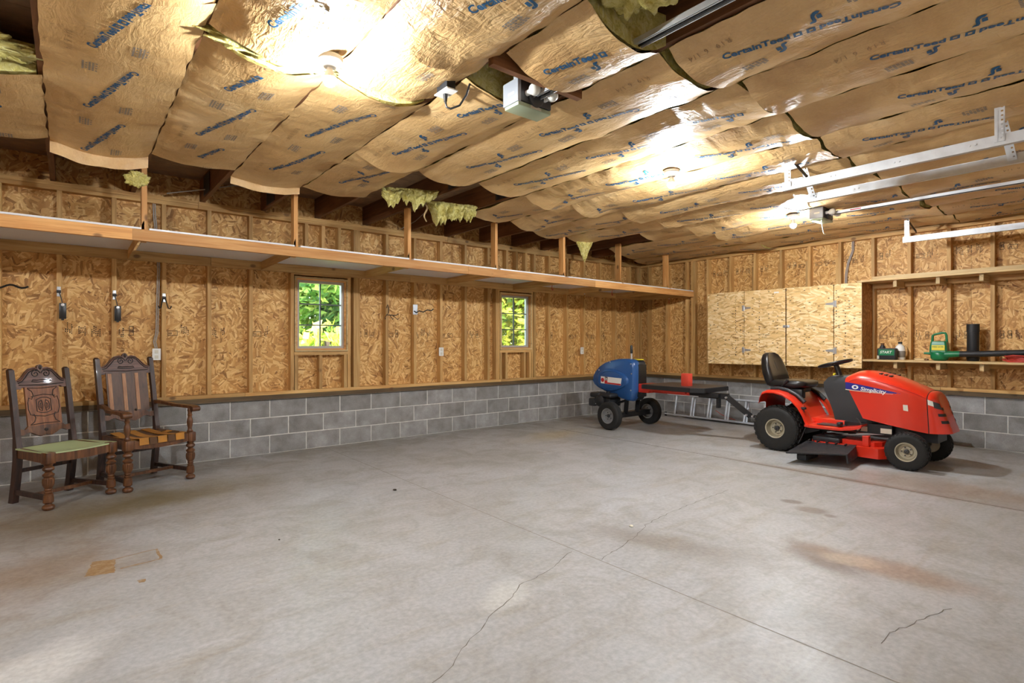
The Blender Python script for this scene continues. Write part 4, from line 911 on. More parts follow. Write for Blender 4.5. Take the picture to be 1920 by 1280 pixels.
        F3 = Mx(z0); H = (z1-z0)/cos(.16)
        sp = MB().prism([(-pw, -.0), (pw, -.0), (pw, H), (-pw, H)], F3, -.010).build('back_panel', M_PANEL, t)
        for x in (-.84, -.16, .46): MB().prism([(x*pw-.015, .012), (x*pw+.015, .012), (x*pw+.015, H-.01), (x*pw-.015, H-.01)], F3, .004).build('pale_strip', M_STRIP, sp)
        for x in (-.5, .3): MB().sphere(F3 @ V(x*pw, .012, .004), .012, 8, 6).build('stud_nail', M_CARVE, sp, 60)
        for s in (-1, 1):
            xa = s*(hw+.012); az = .665
            MB().lathe([(.024, 0), (.026, .01), (.018, .02), (.016, .04), (.022, .06), (.026, .09), (.022, .12), (.015, .14), (.018, .15), (.022, .158), (.016, .166), (.018, .185), (.022, .20), (.018, .215)], (s*hw, fy+.01, sz), n=20).build('arm_post', M_OAKF, t, 40)
            secs = []
            P = [(s*bw, backpt(.69)-.01, .69, .016, .014), (s*(bw+.02), by-.08, .682, .018, .013), (xa+s*.005, 0, .662, .022, .012), (xa+s*.012, fy+.06, .660, .028, .013), (xa+s*.014, fy-.0, .655, .034, .016), (xa+s*.014, fy-.03, .648, .033, .018)]
            for x, y, z, a, b in P: secs.append([V(x-a, y, z-b), V(x+a, y, z-b), V(x+a, y, z+b), V(x-a, y, z+b)])
            am = MB().loft(secs).build('arm', M_OAKF, t)
            MB().cyl((xa+s*.014-.036, fy-.03, .642), (xa+s*.014+.036, fy-.03, .642), .023, 16).build('arm_scroll', M_OAKF, am, 40)
    return t
chair('dark carved oak chair with a pale green seat, nearest the picture\'s left edge', (-8.441, -.846, 0), radians(32), .52, .52, 1.05, False)
chair('dark carved oak armchair with a bare webbed seat, beside the green seated chair', (-7.87, -.60, 0), radians(22), .585, .60, 1.12, True)
# ================================================================== LAWN TRACTOR (heads toward -y)
MX = -1.62
mw = thing('lawn_tractor', 'red riding lawn mower with black seat and steering wheel', 'lawn mower', (MX, -4.1, 0))
def wheel(parent, name, cx, cy, r, w, side, rimr, m_rim, tread=True, lugs=26, rot=0):
    # side: -1 outer face towards -x.  returns nothing; parts under parent
    c = V(cx, cy, r); o = MB(); hw = w/2; s = side
    R = Matrix.Translation(c) @ Matrix.Rotation(rot, 4, 'Z')
    ax = R.to_3x3() @ V(s, 0, 0)
    prof = [(rimr*.98, -hw*.8), (rimr*1.08, -hw*.98), (r*.78, -hw*1.02), (r*.92, -hw*.92), (r*.985, -hw*.70), (r*.99, 0), (r*.985, hw*.70), (r*.92, hw*.92), (r*.78, hw*1.02), (rimr*1.08, hw*.98), (rimr*.98, hw*.8)]
    wh = MB().lathe(prof, c, ax, 48, cap=False).build(name, M_RUB, parent, 40)
    if tread:
        t = MB()
        for i in range(lugs):
            a = 2*pi*i/lugs
            for q, xo in enumerate((-.62, -.2, .2, .62)):
                aa = a+(q % 2)*pi/lugs; lw = hw*.34; th = .0095*r/.19
                Mm = R @ Matrix.Rotation(aa, 4, 'X')
                rr = r*.985 if abs(xo) < .5 else r*.955
                t.box((xo*hw-lw/2, -pi*r/lugs*.55, rr-.006), (xo*hw+lw/2, pi*r/lugs*.55, rr+th*.8), Mm)
            for sx in (-1, 1):
                Mm = R @ Matrix.Rotation(a+(pi/lugs if sx > 0 else 0), 4, 'X'); t.box((sx*hw*.86-.004, -pi*r/lugs*.5, r*.80), (sx*hw*.86+.004, pi*r/lugs*.5, r*.95), Mm)
        t.build('tread', M_RUB, wh)
    rp = [(rimr*1.02, -hw*.82), (rimr*1.04, hw*.80), (rimr*1.03, hw*.95), (rimr*.93, hw*.93), (rimr*.86, hw*.45), (rimr*.80, hw*.22), (rimr*.60, hw*.20), (rimr*.55, hw*.34), (rimr*.36, hw*.34), (rimr*.32, hw*.24), (.004, hw*.24)]
    ri = MB().lathe(rp, c, ax, 40).build('rim', m_rim, wh, 35)
    MB().lathe([(rimr*.24, hw*.22), (rimr*.24, hw*.5), (rimr*.18, hw*.56), (rimr*.10, hw*.57), (rimr*.09, hw*.72), (.003, hw*.74)], c, ax, 20).build('hub_cap', M_DGREY, ri, 35)
    for i in range(5):
        a = 2*pi*i/5; p = c+R.to_3x3() @ V(s*hw*.34, cos(a)*rimr*.46, sin(a)*rimr*.46); MB().cyl(p, p+ax*.008, .007, 8).build('wheel_bolt', M_DGREY, ri)
    return wh
wheel(mw, 'rear_wheel', -1.955, -3.515, .258, .21, -1, .108, M_RIM); wheel(mw, 'rear_wheel', -1.285, -3.515, .258, .21, 1, .108, M_RIM)
wheel(mw, 'front_wheel', -1.985, -4.785, .182, .15, -1, .09, M_RIM, lugs=30, rot=.06); wheel(mw, 'front_wheel', -1.265, -4.80, .182, .15, 1, .09, M_RIM, lugs=30, rot=.06)
# chassis
ch = MB(); ch.box((MX-.16, -4.98, .26), (MX+.16, -3.35, .38)); ch.box((MX-.25, -4.62, .30), (MX-.18, -4.18, .40)); ch.box((MX-.2, -3.75, .2), (MX+.2, -3.3, .45)); ch.build('chassis', M_BLACK, mw)
MB().bar((MX-.33, -4.79, .2), (MX+.33, -4.79, .2), .06, .06).build('front_axle', M_BLACK, mw); MB().cyl((MX-.3, -3.515, .258), (MX+.3, -3.515, .258), .045, 16).build('rear_axle', M_BLACK, mw)
for s in (-1, 1): MB().cyl((MX+s*.30, -4.79, .12), (MX+s*.30, -4.79, .30), .02, 12).build('kingpin', M_BLACK, mw)
for y in (-4.30, -4.52): MB().box((MX-.2515, y-.10, .315), (MX-.2505, y-.0, .365)).build('side_label', M_LABW, mw)
# rear fender and seat deck: outer skin swept across x
def skin(prof, x0, x1, t=.012, crown=.02, n=9):
    secs = []
    for i in range(n):
        u = -1+2*i/(n-1); x = x0+(x1-x0)*i/(n-1); dz = -crown*abs(u)**6
        secs.append([V(x, y, z+dz) for y, z in prof]+[V(x, y, z+dz-t) for y, z in reversed(prof)])
    return MB().loft(secs)
xa, xb = -2.055, -1.185
for x0, x1 in ((xa, -1.87), (-1.37, xb)):
    prof = [(-3.325, .56), (-3.335, .62), (-3.36, .672), (-3.41, .695), (-3.50, .698), (-3.60, .675), (-3.69, .625), (-3.77, .545), (-3.82, .46), (-3.85, .38), (-3.88, .348)]
    skin(prof, x0, x1, .014, .02).build('fender', M_RED, mw, 35)
skin([(-3.32, .46), (-3.325, .62), (-3.34, .665), (-3.40, .685), (-3.56, .672), (-3.64, .66), (-3.70, .60), (-3.75, .50), (-3.80, .40), (-3.86, .36)], -1.872, -1.368, .02, .0).build('seat_deck', M_RED, mw, 35)
for s, x0, x1 in ((-1, xa+.005, -1.80), (1, -1.44, xb-.005)):
    fb = skin([(-3.84, .352), (-3.90, .346), (-4.20, .350), (-4.33, .372), (-4.40, .400)], x0, x1, .022, .012).build('footrest', M_RED, mw, 35)
    MB().bbox((min(x0, x1)+.05, -4.20, .352), (max(x0, x1)-.03, -3.95, .358), .002).build('foot_mat', M_DGREY, fb)
MB().bbox((-1.80, -4.35, .28), (-1.44, -3.8, .40), .02).build('tunnel', M_RED, mw, 40)
for s in (-1, 1):
    xx = MX+s*.275
    MB().tube([(xx, -3.40, .70), (xx, -3.48, .712), (xx, -3.59, .695), (xx, -3.70, .645), (xx, -3.78, .57)], .024, 10).build('fender_trim', M_BLKP, mw, 60)
MB().bbox((MX-.10, -3.70, .665), (MX+.10, -3.42, .735), .02).build('seat_bracket', M_BLKP, mw, 40)
MB().bbox((MX-.20, -3.72, .60), (MX-.10, -3.58, .71), .015).build('side_cover', M_BLKP, mw, 40)
# seat
sh = MB(); n = 12; secs = []
for (y, z0, z1, w) in ((-3.30, .725, .80, .17), (-3.34, .712, .815, .222), (-3.45, .705, .815, .245), (-3.58, .705, .82, .248), (-3.67, .71, .82, .24), (-3.73, .725, .81, .21), (-3.755, .745, .79, .15)):
    q = []
    for i in range(20):
        a = 2*pi*i/20; cx = abs(cos(a))**.45*(1 if cos(a) >= 0 else -1); sz_ = abs(sin(a))**.6*(1 if sin(a) >= 0 else -1)
        dip = .014*(1-cx*cx) if sin(a) > 0 else 0; q.append(V(MX+w*cx, y, (z0+z1)/2+(z1-z0)/2*sz_-dip))
    secs.append(q)
st = MB().loft(secs).build('seat_cushion', M_VINYL, mw, 60)
secs = []
for (z, y0, y1, w) in ((.735, -3.37, -3.27, .21), (.80, -3.40, -3.25, .238), (.88, -3.38, -3.225, .238), (.97, -3.345, -3.205, .222), (1.05, -3.315, -3.195, .19), (1.10, -3.29, -3.195, .14), (1.125, -3.265, -3.205, .07)):
    q = []
    for i in range(20):
        a = 2*pi*i/20; cx = abs(cos(a))**.5*(1 if cos(a) >= 0 else -1); sy = abs(sin(a))**.7*(1 if sin(a) >= 0 else -1)
        dip = .022*(1-cx*cx) if sin(a) < 0 else 0; q.append(V(MX+w*cx, (y0+y1)/2+(y1-y0)/2*sy+dip-.03*abs(cx)**4, z))
    secs.append(q)
sb = MB().loft(secs).build('seat_back', M_VINYL, mw, 60)
for x in (-.07, 0, .07): MB().tube([(MX+x, -3.36, .86), (MX+x, -3.333, .95), (MX+x, -3.30, 1.03)], .0035, 6).build('seam', M_BLACK, sb, 60)
MB().tube([(MX-.235, -3.47, .67), (MX-.245, -3.51, .73), (MX-.25, -3.545, .775)], .009, 8).build('lift_lever', M_BLACK, mw, 60); MB().tube([(MX-.25, -3.54, .77), (MX-.252, -3.585, .815)], .018, 10).build('lever_grip', M_BLKP, mw, 60)
# dash tower, steering
secs = []
for (z, y0, y1, w) in ((.36, -4.42, -4.10, .17), (.50, -4.40, -4.06, .165), (.62, -4.36, -4.01, .15), (.72, -4.32, -3.965, .14), (.80, -4.28, -3.955, .135), (.86, -4.26, -4.00, .12), (.885, -4.24, -4.06, .10)):
    secs.append([V(MX-w, y0, z), V(MX-w, y1+.03, z), V(MX-w+.03, y1, z), V(MX+w-.03, y1, z), V(MX+w, y1+.03, z), V(MX+w, y0, z)])
dt = MB().loft(secs).build('dash_tower', M_BLKP, mw, 30)
MB().cyl((MX, -4.06, .83), (MX, -4.005, 1.0), .032, 16, .026).build('steering_column', M_BLACK, mw, 40); MB().cyl((MX-.075, -4.01, .88), (MX-.075, -4.02, .905), .012, 10).build('choke_knob', M_YELL, dt, 40)
sw = thing_c = V(MX, -3.995, 1.012); nrm = V(0, .28, 1).normalized(); ua = V(1, 0, 0); ub = nrm.cross(ua)
sg = MB().tube([sw+ua*.165*cos(2*pi*i/40)+ub*.165*sin(2*pi*i/40) for i in range(40)], .0145, 10, True).build('steering_wheel', M_VINYL, mw, 60)
for a in (pi/2, pi*1.18, pi*1.82): MB().bar(sw-nrm*.01, sw+(ua*cos(a)+ub*sin(a))*.158-nrm*.003, .045, .012, nrm).build('spoke', M_VINYL, sg)
MB().lathe([(.045, -.02), (.05, .0), (.04, .012), (.01, .016)], sw, nrm, 20).build('wheel_hub', M_VINYL, sg, 40)
# hood
def hood_pt(s, a):
    # s 0 back .. 1 front, a 0..1 from bottom of the -x side over the top to the other side
    if a <= .5: u = a*2; sg = -1
    else: u = (1-a)*2; sg = 1
    if u < .62: zf = u/.62*.80; xf = 1.0
    else:
        q = (u-.62)/.38*pi/2; zf = .80+.20*sin(q); xf = cos(q)**.85 if q < pi/2-1e-6 else 0.
    zt = .885+.065*sin(min(1, s/.22)*pi/2)-(.185*max(0, (s-.22)/.78)**1.7); zbm = .452-.095*s
    hw = .272+.012*sin(pi*min(1, s*1.4))-.045*max(0, (s-.6)/.4)**2
    z = zbm+(zt-zbm)*zf; yb_ = -4.165-.20*(1-zf)**1.0; yf_ = -4.905-.02*(1-zf)
    return V(MX+sg*hw*xf, yb_+(yf_-yb_)*s, z)
ns, na = 20, 44
hd = MB().add([hood_pt(i/ns, j/na) for i in range(ns+1) for j in range(na+1)], [(i*(na+1)+j, i*(na+1)+j+1, (i+1)*(na+1)+j+1, (i+1)*(na+1)+j) for i in range(ns) for j in range(na)])
hd.f.append(tuple(j for j in range(na, -1, -1)))
ho = hd.build('hood', M_RED, mw, 40)
# crease line along the hood side
MB().tube([hood_pt(s/20, .335)+V(-.001, 0, 0) for s in range(1, 20)], .003, 6).build('hood_crease', M_DRED, ho)
# nose piece
def nose_pt(s, a):
    b = hood_pt(1, a); u = (a*2 if a <= .5 else (1-a)*2); k = s
    zf = (b.z-.357)/(.70-.357); y = b.y-(.165-.085*max(0, zf))*sin(k*pi/2); x = MX+(b.x-MX)*(1-.52*(1-cos(k*pi/2)))
    z = b.z-.05*k*k*max(0, zf-.2)+(.012*k if zf < .2 else 0); return V(x, y-.003, z)
nn = 12; ns_ = MB().add([nose_pt(i/nn, j/na) for i in range(nn+1) for j in range(na+1)], [(i*(na+1)+j, i*(na+1)+j+1, (i+1)*(na+1)+j+1, (i+1)*(na+1)+j) for i in range(nn) for j in range(na)])
ns_.f.append(tuple(nn*(na+1)+j for j in range(na+1)))
no = ns_.build('grille_nose', M_RED, mw, 40)
MB().tube([hood_pt(1, j/40)+V(-.0015 if j < 20 else .0015, 0, 0) for j in range(41)], .0035, 6).build('panel_gap', M_BLACK, mw)
def nosepatch(name, m, s0, s1, z0, z1, off=.004, mirror=True, zs=0.):
    for sg in (-1, 1):
        g = MB(); P = 8; Q = 4
        for i in range(P+1):
            s = s0+(s1-s0)*i/P
            for j in range(Q+1):
                z = z0+(z1-z0)*j/Q+zs*i/P; 
                lo_, hi_ = 0., .5
                for _ in range(22):
                    mid = (lo_+hi_)/2
                    if nose_pt(s, mid).z < z: lo_ = mid
                    else: hi_ = mid
                p = nose_pt(s, (lo_+hi_)/2); p2 = nose_pt(min(1, s+.02), (lo_+hi_)/2); t_ = (p2-p); nr = V(-abs(t_.y), t_.x if False else -abs(t_.x), 0)
                nr = nr.normalized() if nr.length > 1e-6 else V(-1, 0, 0)
                p = p+nr*off
                if sg > 0: p = V(2*MX-p.x, p.y, p.z)
                g.v.append(p)
        g.f = [(i*(Q+1)+j, i*(Q+1)+j+1, (i+1)*(Q+1)+j+1, (i+1)*(Q+1)+j) for i in range(P) for j in range(Q)]
        g.build(name, m, no, 60)
nosepatch('headlight', M_MILK, .02, .30, .640, .690, .004, zs=-.015); nosepatch('headlight_lens', M_DGREY, .30, .72, .612, .674, .004, zs=-.02); nosepatch('grille_slot', M_BLACK, .76, .98, .59, .615)
nosepatch('grille_slot', M_BLACK, .42, .96, .530, .557); nosepatch('grille_slot', M_BLACK, .48, .96, .462, .490)
for i in range(3): # vents on the hood top
    for sg in (-1, 1): MB().bbox((MX+sg*.12-.03, -4.50-.045*i, .925-.010*i-.012), (MX+sg*.12+.03, -4.475-.045*i, .925-.010*i+.004), .003).build('hood_vent', M_BLACK, ho)
# decals on both sides
for sg in (-1, 1):
    xo = lambda y: None
    def side(y, z, off=.0015):
        s = max(0, min(1, (-4.19-y)/.72)); hw = .272+.012*sin(pi*min(1, s*1.4))-.045*max(0, (s-.6)/.4)**2
        return V(MX+sg*(hw+off), y, z)
    k = 14
    st_ = MB()
    for i in range(k+1):
        u = i/k; y = -4.20-.50*u; zc = .790-.055*u; h = .034*(1-u**1.6)+.002
        st_.v += [side(y, zc-h), side(y, zc+h)]
    st_.f = [(2*i, 2*i+1, 2*i+3, 2*i+2) for i in range(k)]; st_.build('blue_stripe', M_NAVY, ho)
    pl = MB()
    for i in range(k+1):
        u = i/k; y = -4.20-.50*u; zc = .790-.055*u-.034*(1-u**1.6)-.009; h = .004*(1-u*.8)
        pl.v += [side(y, zc-h), side(y, zc+h)]
    pl.f = [(2*i, 2*i+1, 2*i+3, 2*i+2) for i in range(k)]; pl.build('white_pinstripe', M_LABW, ho)
    gv, gf = text_geo('Simplicity', .075, .0016, 1.0, 3, .2); tw = MB()
    d = 1 if sg < 0 else -1; y0 = -4.345 if sg < 0 else -4.61
    tw.add([side(y0-d*p.x*.80, .748+p.y*.72-.105*(abs(y0-d*p.x*.80)-4.345), .003) for p in gv], gf); tw.build('brand_word', M_PLAST, ho)
    rg = MB()
    for i in range(25): a = 2*pi*i/24; rg.v += [side(-4.295+.032*cos(a), .777+.022*sin(a), .003), side(-4.295+.015*cos(a), .777+.011*sin(a), .003)]
    rg.f = [(2*i, 2*i+1, 2*i+3, 2*i+2) for i in range(24)]; rg.build('ring_logo', M_PLAST, ho)
MB().add([V(MX-.2845, -4.725, .628), V(MX-.2845, -4.765, .628), V(MX-.2845, -4.77, .566), V(MX-.2845, -4.728, .572)], [(0, 1, 2, 3)]).build('painted_reflection', M_LABW, ho)  # white patch painted on as a reflection in the hood side
# clutch pedal rod, linkages
MB().tube([(-1.98, -3.80, .52), (-1.985, -3.81, .47), (-2.0, -3.80, .42), (-1.99, -3.84, .33), (-2.01, -3.80, .2), (-2.03, -3.77, .12)], .008, 8).build('deck_lift_rod', M_BLACK, mw, 60); MB().bbox((-2.01, -3.83, .50), (-1.96, -3.78, .525), .008).build('rod_knob', M_BLKP, mw, 40)
MB().tube([(-1.90, -4.31, .45), (-1.93, -4.36, .40), (-1.98, -4.37, .34), (-2.0, -4.33, .30), (-1.98, -4.26, .29)], .007, 8).build('pedal_arm', M_BLACK, mw, 60); MB().bbox((-2.03, -4.20, .36), (-1.95, -4.16, .40), .008).build('pedal', M_BLKP, mw, 40)
MB().bar((-1.85, -4.05, .24), (-1.86, -4.55, .31), .02, .02).build('drag_link', M_CHROME, mw)
# mower deck with discharge chute
out = [(-2.07, -3.96), (-2.07, -4.56), (-1.98, -4.62), (-1.30, -4.62), (-1.16, -4.5), (-1.14, -4.1), (-1.3, -3.92), (-1.7, -3.86), (-1.95, -3.88)]
dk = MB().prism(out, Matrix.Translation((0, 0, .075)), .105).build('mower_deck', M_RED, mw)
MB().prism([((x-MX)*.8+MX, (y+4.25)*.8-4.25) for x, y in out], Matrix.Translation((0, 0, .18)), .045).build('deck_top', M_RED, dk)
MB().bbox((-2.02, -4.46, .18), (-1.96, -4.40, .29), .006).build('deck_bracket', M_RED, dk); MB().cyl((-1.90, -4.08, .2), (-1.90, -4.08, .255), .085, 20).build('belt_cover', M_BLKP, dk, 40)
MB().bbox((-2.05, -4.2, .17), (-1.82, -3.92, .235), .02).build('belt_cover', M_BLKP, dk, 40)
cht = MB(); top = [V(-2.03, -3.86, .165), V(-2.03, -4.34, .185), V(-2.45, -4.40, .15), V(-2.62, -3.90, .115)]; bot = [p+V(0, 0, -.012) for p in top]
cht.loft([bot, top]); cht.loft([[V(-2.03, -4.34, .185), V(-2.45, -4.40, .15), V(-2.45, -4.41, .06), V(-2.03, -4.355, .07)], [V(-2.03, -4.355, .185), V(-2.45, -4.415, .15), V(-2.45, -4.425, .06), V(-2.03, -4.37, .07)]])
cht.build('discharge_chute', M_BLKP, mw)
for i in range(5): MB().bar((-2.09-.0*i, -3.92-.09*i, .19), (-2.14, -3.92-.09*i, .183), .012, .014).build('chute_rib', M_BLKP, mw)
MB().bbox((-2.5, -4.05, .03), (-2.2, -3.95, .10), .015).build('chute_skid', M_BLKP, mw, 40)
MB().bar((MX, -3.3, .30), (MX, -3.12, .30), .06, .012).build('hitch_plate', M_DGREY, mw)
# ================================================================== LOG SPLITTER
sp_ = thing('log_splitter', 'blue log splitter on two wheels, coupled behind the red mower', 'log splitter', (-1.88, -1.7, 0))
for cx, s in ((-2.365, -1), (-1.45, 1)):
    wheel(sp_, 'wheel', cx, -1.30, 0.200, .115, s if cx < -2 else -1, .106, M_RIMG, False)
MB().bar((-2.30, -1.30, .192), (-1.48, -1.30, .192), .075, .075).build('axle', M_BLACK, sp_)
for x in (-2.06, -1.80): MB().bar((x, -1.34, .21), (x, -1.38, .56), .075, .012, (1, 0, 0)).build('leg_bracket', M_BLACK, sp_)
MB().bar((-2.0, -1.0, .30), (-2.0, -1.32, .40), .05, .03).build('engine_mount', M_BLACK, sp_)
prof = [(-.70, .655), (-.712, .73), (-.76, .81), (-.84, .885), (-.95, .945), (-1.08, .985), (-1.22, 1.008), (-1.36, 1.012), (-1.46, 1.0), (-1.51, .965), (-1.525, .9), (-1.525, .75), (-1.522, .58), (-1.50, .45), (-1.46, .40), (-1.38, .40), (-1.26, .43), (-1.10, .475), (-.95, .515), (-.82, .555), (-.74, .60)]
def sect(x, sc, cy=-1.15, cz=.72): return [V(x, cy+(y-cy)*sc, cz+(z-cz)*sc) for y, z in prof]
MB().loft([sect(-2.10, .90), sect(-2.09, .95), sect(-2.07, .985), sect(-2.04, 1.0), sect(-1.975, 1.0)]).build('flywheel_cover', M_BLUE, sp_, 45)
MB().loft([sect(-1.974, .97), sect(-1.965, .985), sect(-1.82, .985), sect(-1.80, .93)]).build('rear_cover', M_BLKP, sp_, 45)
MB().bbox((-2.0, -1.535, .46), (-1.82, -1.50, .93), .01).build('end_plate', M_BLACK, sp_, 40)
MB().bbox((-1.95, -1.50, .99), (-1.84, -1.36, 1.006), .004).build('warning_label', M_YELL, sp_)
def ov(x, sy, sz, n=36): return [V(x, -1.13-sy*cos(2*pi*i/n)+.03*sin(2*pi*i/n)**2*0, .69+sz*sin(2*pi*i/n)*(1-.28*cos(2*pi*i/n+pi)*-1 if False else 1+.22*(-cos(2*pi*i/n))*-1*-1)) for i in range(n)]
oc = MB().loft([ov(-2.09, .30, .165), ov(-2.125, .29, .158), ov(-2.132, .275, .148)]).build('side_cover', M_BLUE, sp_, 50)
MB().tube([V(-2.131, p.y, p.z) for p in ov(-2.13, .245, .125)], .005, 6, True).build('moulded_ridge', M_BLUE, oc, 60)
F = frame((-2.1335, -.925, .655), (0, -1, -.035), (0, -.035, 1))
def lab(pts, m, name, t=.0012): return MB().prism(pts, F, t).build(name, m, oc)
lab([(0, -.02), (.385, -.02), (.40, .085), (.0, .085)], M_PLAST, 'logo_label'); lab([(.13, -.018), (.385, -.018), (.387, .004), (.133, .004)], M_DRED, 'logo_bar', .002); lab([(.075, .03), (.13, .03), (.133, .083), (.078, .083)], M_BLACK, 'logo_block', .002); lab([(.075, -.018), (.13, -.018), (.131, .028), (.076, .028)], M_DRED, 'logo_block', .002)
gv, gf = text_geo('DR', .05, .0015); MB().add([F @ V(.078+p.x*.72, .036+p.y, .0026) for p in gv], gf).build('logo_letters', M_PLAST, oc)
MB().lathe([(.03, 0), (.032, .002), (.02, .003)], F @ V(.036, .032, 0), (-1, 0, 0), 18).build('logo_mark', M_DRED, oc)
for y, z in ((-.88, .83), (-1.50, .80), (-1.49, .56), (-1.49, .94), (-1.1, .955)): MB().cyl((-2.06, y+.02, z), (-2.105, y+.02, z), .010, 10).build('bolt', M_CHROME, sp_, 40)
MB().bbox((-2.075, -1.46, .90), (-2.055, -1.40, .92), .003).build('latch', M_BLACK, sp_); MB().bbox((-2.076, -1.44, .87), (-2.056, -1.42, .95), .003).build('latch', M_BLACK, sp_)
MB().cyl((-2.0, -1.40, 1.0), (-2.0, -1.40, 1.10), .013, 12).build('lever', M_CHROME, sp_, 40); MB().lathe([(.018, 0), (.02, .02), (.018, .10), (.012, .12)], (-2.0, -1.40, 1.09), n=14).build('lever_grip', M_BLACK, sp_, 50)
# engine
en = MB().bbox((-2.22, -1.10, .30), (-1.96, -.80, .43), .02).build('engine', M_BLKP, sp_, 40)
MB().lathe([(.02, -.012), (.055, -.006), (.085, .01), (.092, .04), (.088, .07)], (-2.28, -.95, .385), (1, 0, 0), 24).build('recoil_cover', M_BLKP, en, 40)
MB().bbox((-2.27, -1.16, .435), (-2.02, -.93, .50), .028).build('fuel_tank', M_BLKP, en, 50); MB().bbox((-2.24, -.91, .42), (-2.05, -.72, .495), .025).build('air_filter', M_BLKP, en, 50)
MB().cyl((-2.18, -1.04, .50), (-2.18, -1.04, .522), .03, 16).build('fuel_cap', M_BLACK, en, 40); MB().bbox((-2.20, -.78, .28), (-2.06, -.66, .40), .02).build('muffler', M_DGREY, en, 40)
for i in range(5): MB().bbox((-2.2, -.80+.0*i, .31+.02*i), (-2.0, -.74, .32+.02*i), .002).build('cooling_fin', M_DGREY, en)
for y in (-.84, -.9, -1.02): MB().cyl((-2.225, y, .33), (-2.235, y, .33), .009, 8).build('bolt', M_CHROME, en)
for q_ in en.children_recursive+[en]:
    for v_ in q_.data.vertices: v_.co.y -= .07
# beam, table, ram
MB().bbox((-2.0, -1.70, .53), (-1.70, -1.525, .655), .008).build('beam_head', M_RED, sp_, 40)
MB().bbox((-1.91, -2.30, .535), (-1.79, -1.70, .595), .006).build('beam', M_RED, sp_, 40); MB().bbox((-1.905, -2.72, .538), (-1.795, -2.301, .592), .006).build('beam_end', M_BLACK, sp_, 40)
tb = [(-2.10, -1.66), (-2.12, -2.45), (-2.02, -2.60), (-1.45, -2.60), (-1.36, -2.50), (-1.36, -1.66)]
tbo = MB().prism(tb, Matrix.Translation((0, 0, .648)), .010).build('work_table', M_DGREY, sp_)
for i in range(len(tb)-2):
    a, b = tb[i], tb[i+1]; MB().bar((a[0], a[1], .625), (b[0], b[1], .625), .008, .055).build('table_skirt', M_BLACK if i else M_BLKP, tbo)
MB().bbox((-1.90, -2.28, .658), (-1.80, -2.165, .828), .006).build('wedge', M_REDW, sp_, 40)
MB().cyl((-1.99, -1.70, .585), (-1.99, -2.3, .585), .022, 14).build('return_rod', M_RED, sp_, 40)
for y in (-1.8, -2.1, -2.35): MB().cyl((-2.008, y, .60), (-2.022, y, .60), .010, 8).build('bolt', M_CHROME, sp_)
MB().bar((-1.85, -2.42, .56), (-1.80, -2.80, .555), .075, .075).build('tongue', M_BLACK, sp_); MB().bar((-1.80, -2.78, .55), (-1.66, -3.02, .315), .07, .07).build('tongue', M_BLACK, sp_); MB().bar((-1.66, -3.0, .315), (-1.62, -3.2, .313), .05, .03).build('coupler', M_BLACK, sp_)
MB().bbox((-1.86, -2.70, .40), (-1.80, -2.66, .53), .006).build('stand_pin', M_BLACK, sp_)
for p in ((-1.84, -2.80, .545), (-1.71, -3.0, .33), (-1.67, -3.06, .318)): MB().cyl(p, V(*p)+V(-.03, 0, 0), .013, 8).build('bolt', M_CHROME, sp_)
MB().tube([(-1.66+.012*sin(i*1.3), -3.05-.014*i, .33-.02*sin(i*.35)) for i in range(12)], .006, 6).build('safety_chain', M_CHROME, sp_, 60)
# ================================================================== LADDER
ld = thing('ladder', 'aluminium extension ladder lying on its side against the block wall', 'ladder', (-.3, -2.5, 0))
def rail(c0, c1, w, h, name): MB().bar(c0, c1, w, h, (0, 0, 1)).build(name, M_ALU, ld)
for X0, Z0, X1, Z1, y0, y1 in ((-.46, .035, -.385, .365, -.90, -4.35), (-.385, .025, -.31, .355, -1.205, -4.75)):
    d = V(X1-X0, 0, Z1-Z0).normalized(); nrm = V(-d.z, 0, d.x)
    for (x, z) in ((X0, Z0), (X1, Z1)):
        c = V(x, 0, z); mb = MB()
        for a, b, w, h in ((0, 0, .004, .07), ):
            pts = [(-.035, -.002), (.035, -.002), (.035, .002), (-.035, .002)]
        mb.loft([[V(x, y, z)+nrm*a+d*b for a, b in ((-.032, -.012), (.032, -.012), (.032, .012), (-.032, .012))] for y in (y0, y1)]); mb.build('side_rail', M_ALU, ld)
    k = 0; y = y0-.17
    while y > y1+.1: MB().cyl(V(X0, y, Z0), V(X1, y, Z1), .0165, 14).build('rung', M_ALU, ld, 40); y -= .305
    if X0 < -.45: MB().box((X0-.005, y0+.0, Z0-.034), (X0+.03, y0+.02, Z0+.03)).build('end_cap', M_BLACK, ld)
MB().tube([(-.33, -1.75, .16), (-.34, -1.85, .11), (-.36, -1.98, .07), (-.36, -2.1, .05)], .005, 6).build('pull_rope', M_CORD, ld, 60)
# ================================================================== OSB CABINET
cx0 = -.42
cab = thing('wall_cabinet', 'large OSB wall cabinet with two hinged doors behind the mower', 'cabinet', (cx0/2, -2.77, .91))
Y0, Y1, Z0, Z1 = -1.665, -3.862, .915, 2.028
def cpan(name, a, b, par=cab, m=M_OSBC): return MB().box(a, b).build(name, m, par)
cpan('face_panel', (cx0, -2.272, Z0), (cx0+.012, Y0, Z1)); cpan('face_panel', (cx0, Y1, Z0), (cx0+.012, -3.535, Z1))
d1 = cpan('cabinet_door', (cx0-.001, -2.891, Z0+.004), (cx0+.011, -2.281, Z1-.004)); d2 = cpan('cabinet_door', (cx0-.001, -3.526, Z0+.004), (cx0+.011, -2.908, Z1-.004))
MB().box((cx0+.013, Y1, Z0), (-.045, Y1+.012, Z1)).build('side_panel', M_OSBS, cab); MB().box((cx0+.013, Y0-.012, Z0), (-.045, Y0, Z1)).build('side_panel', M_OSBS, cab)
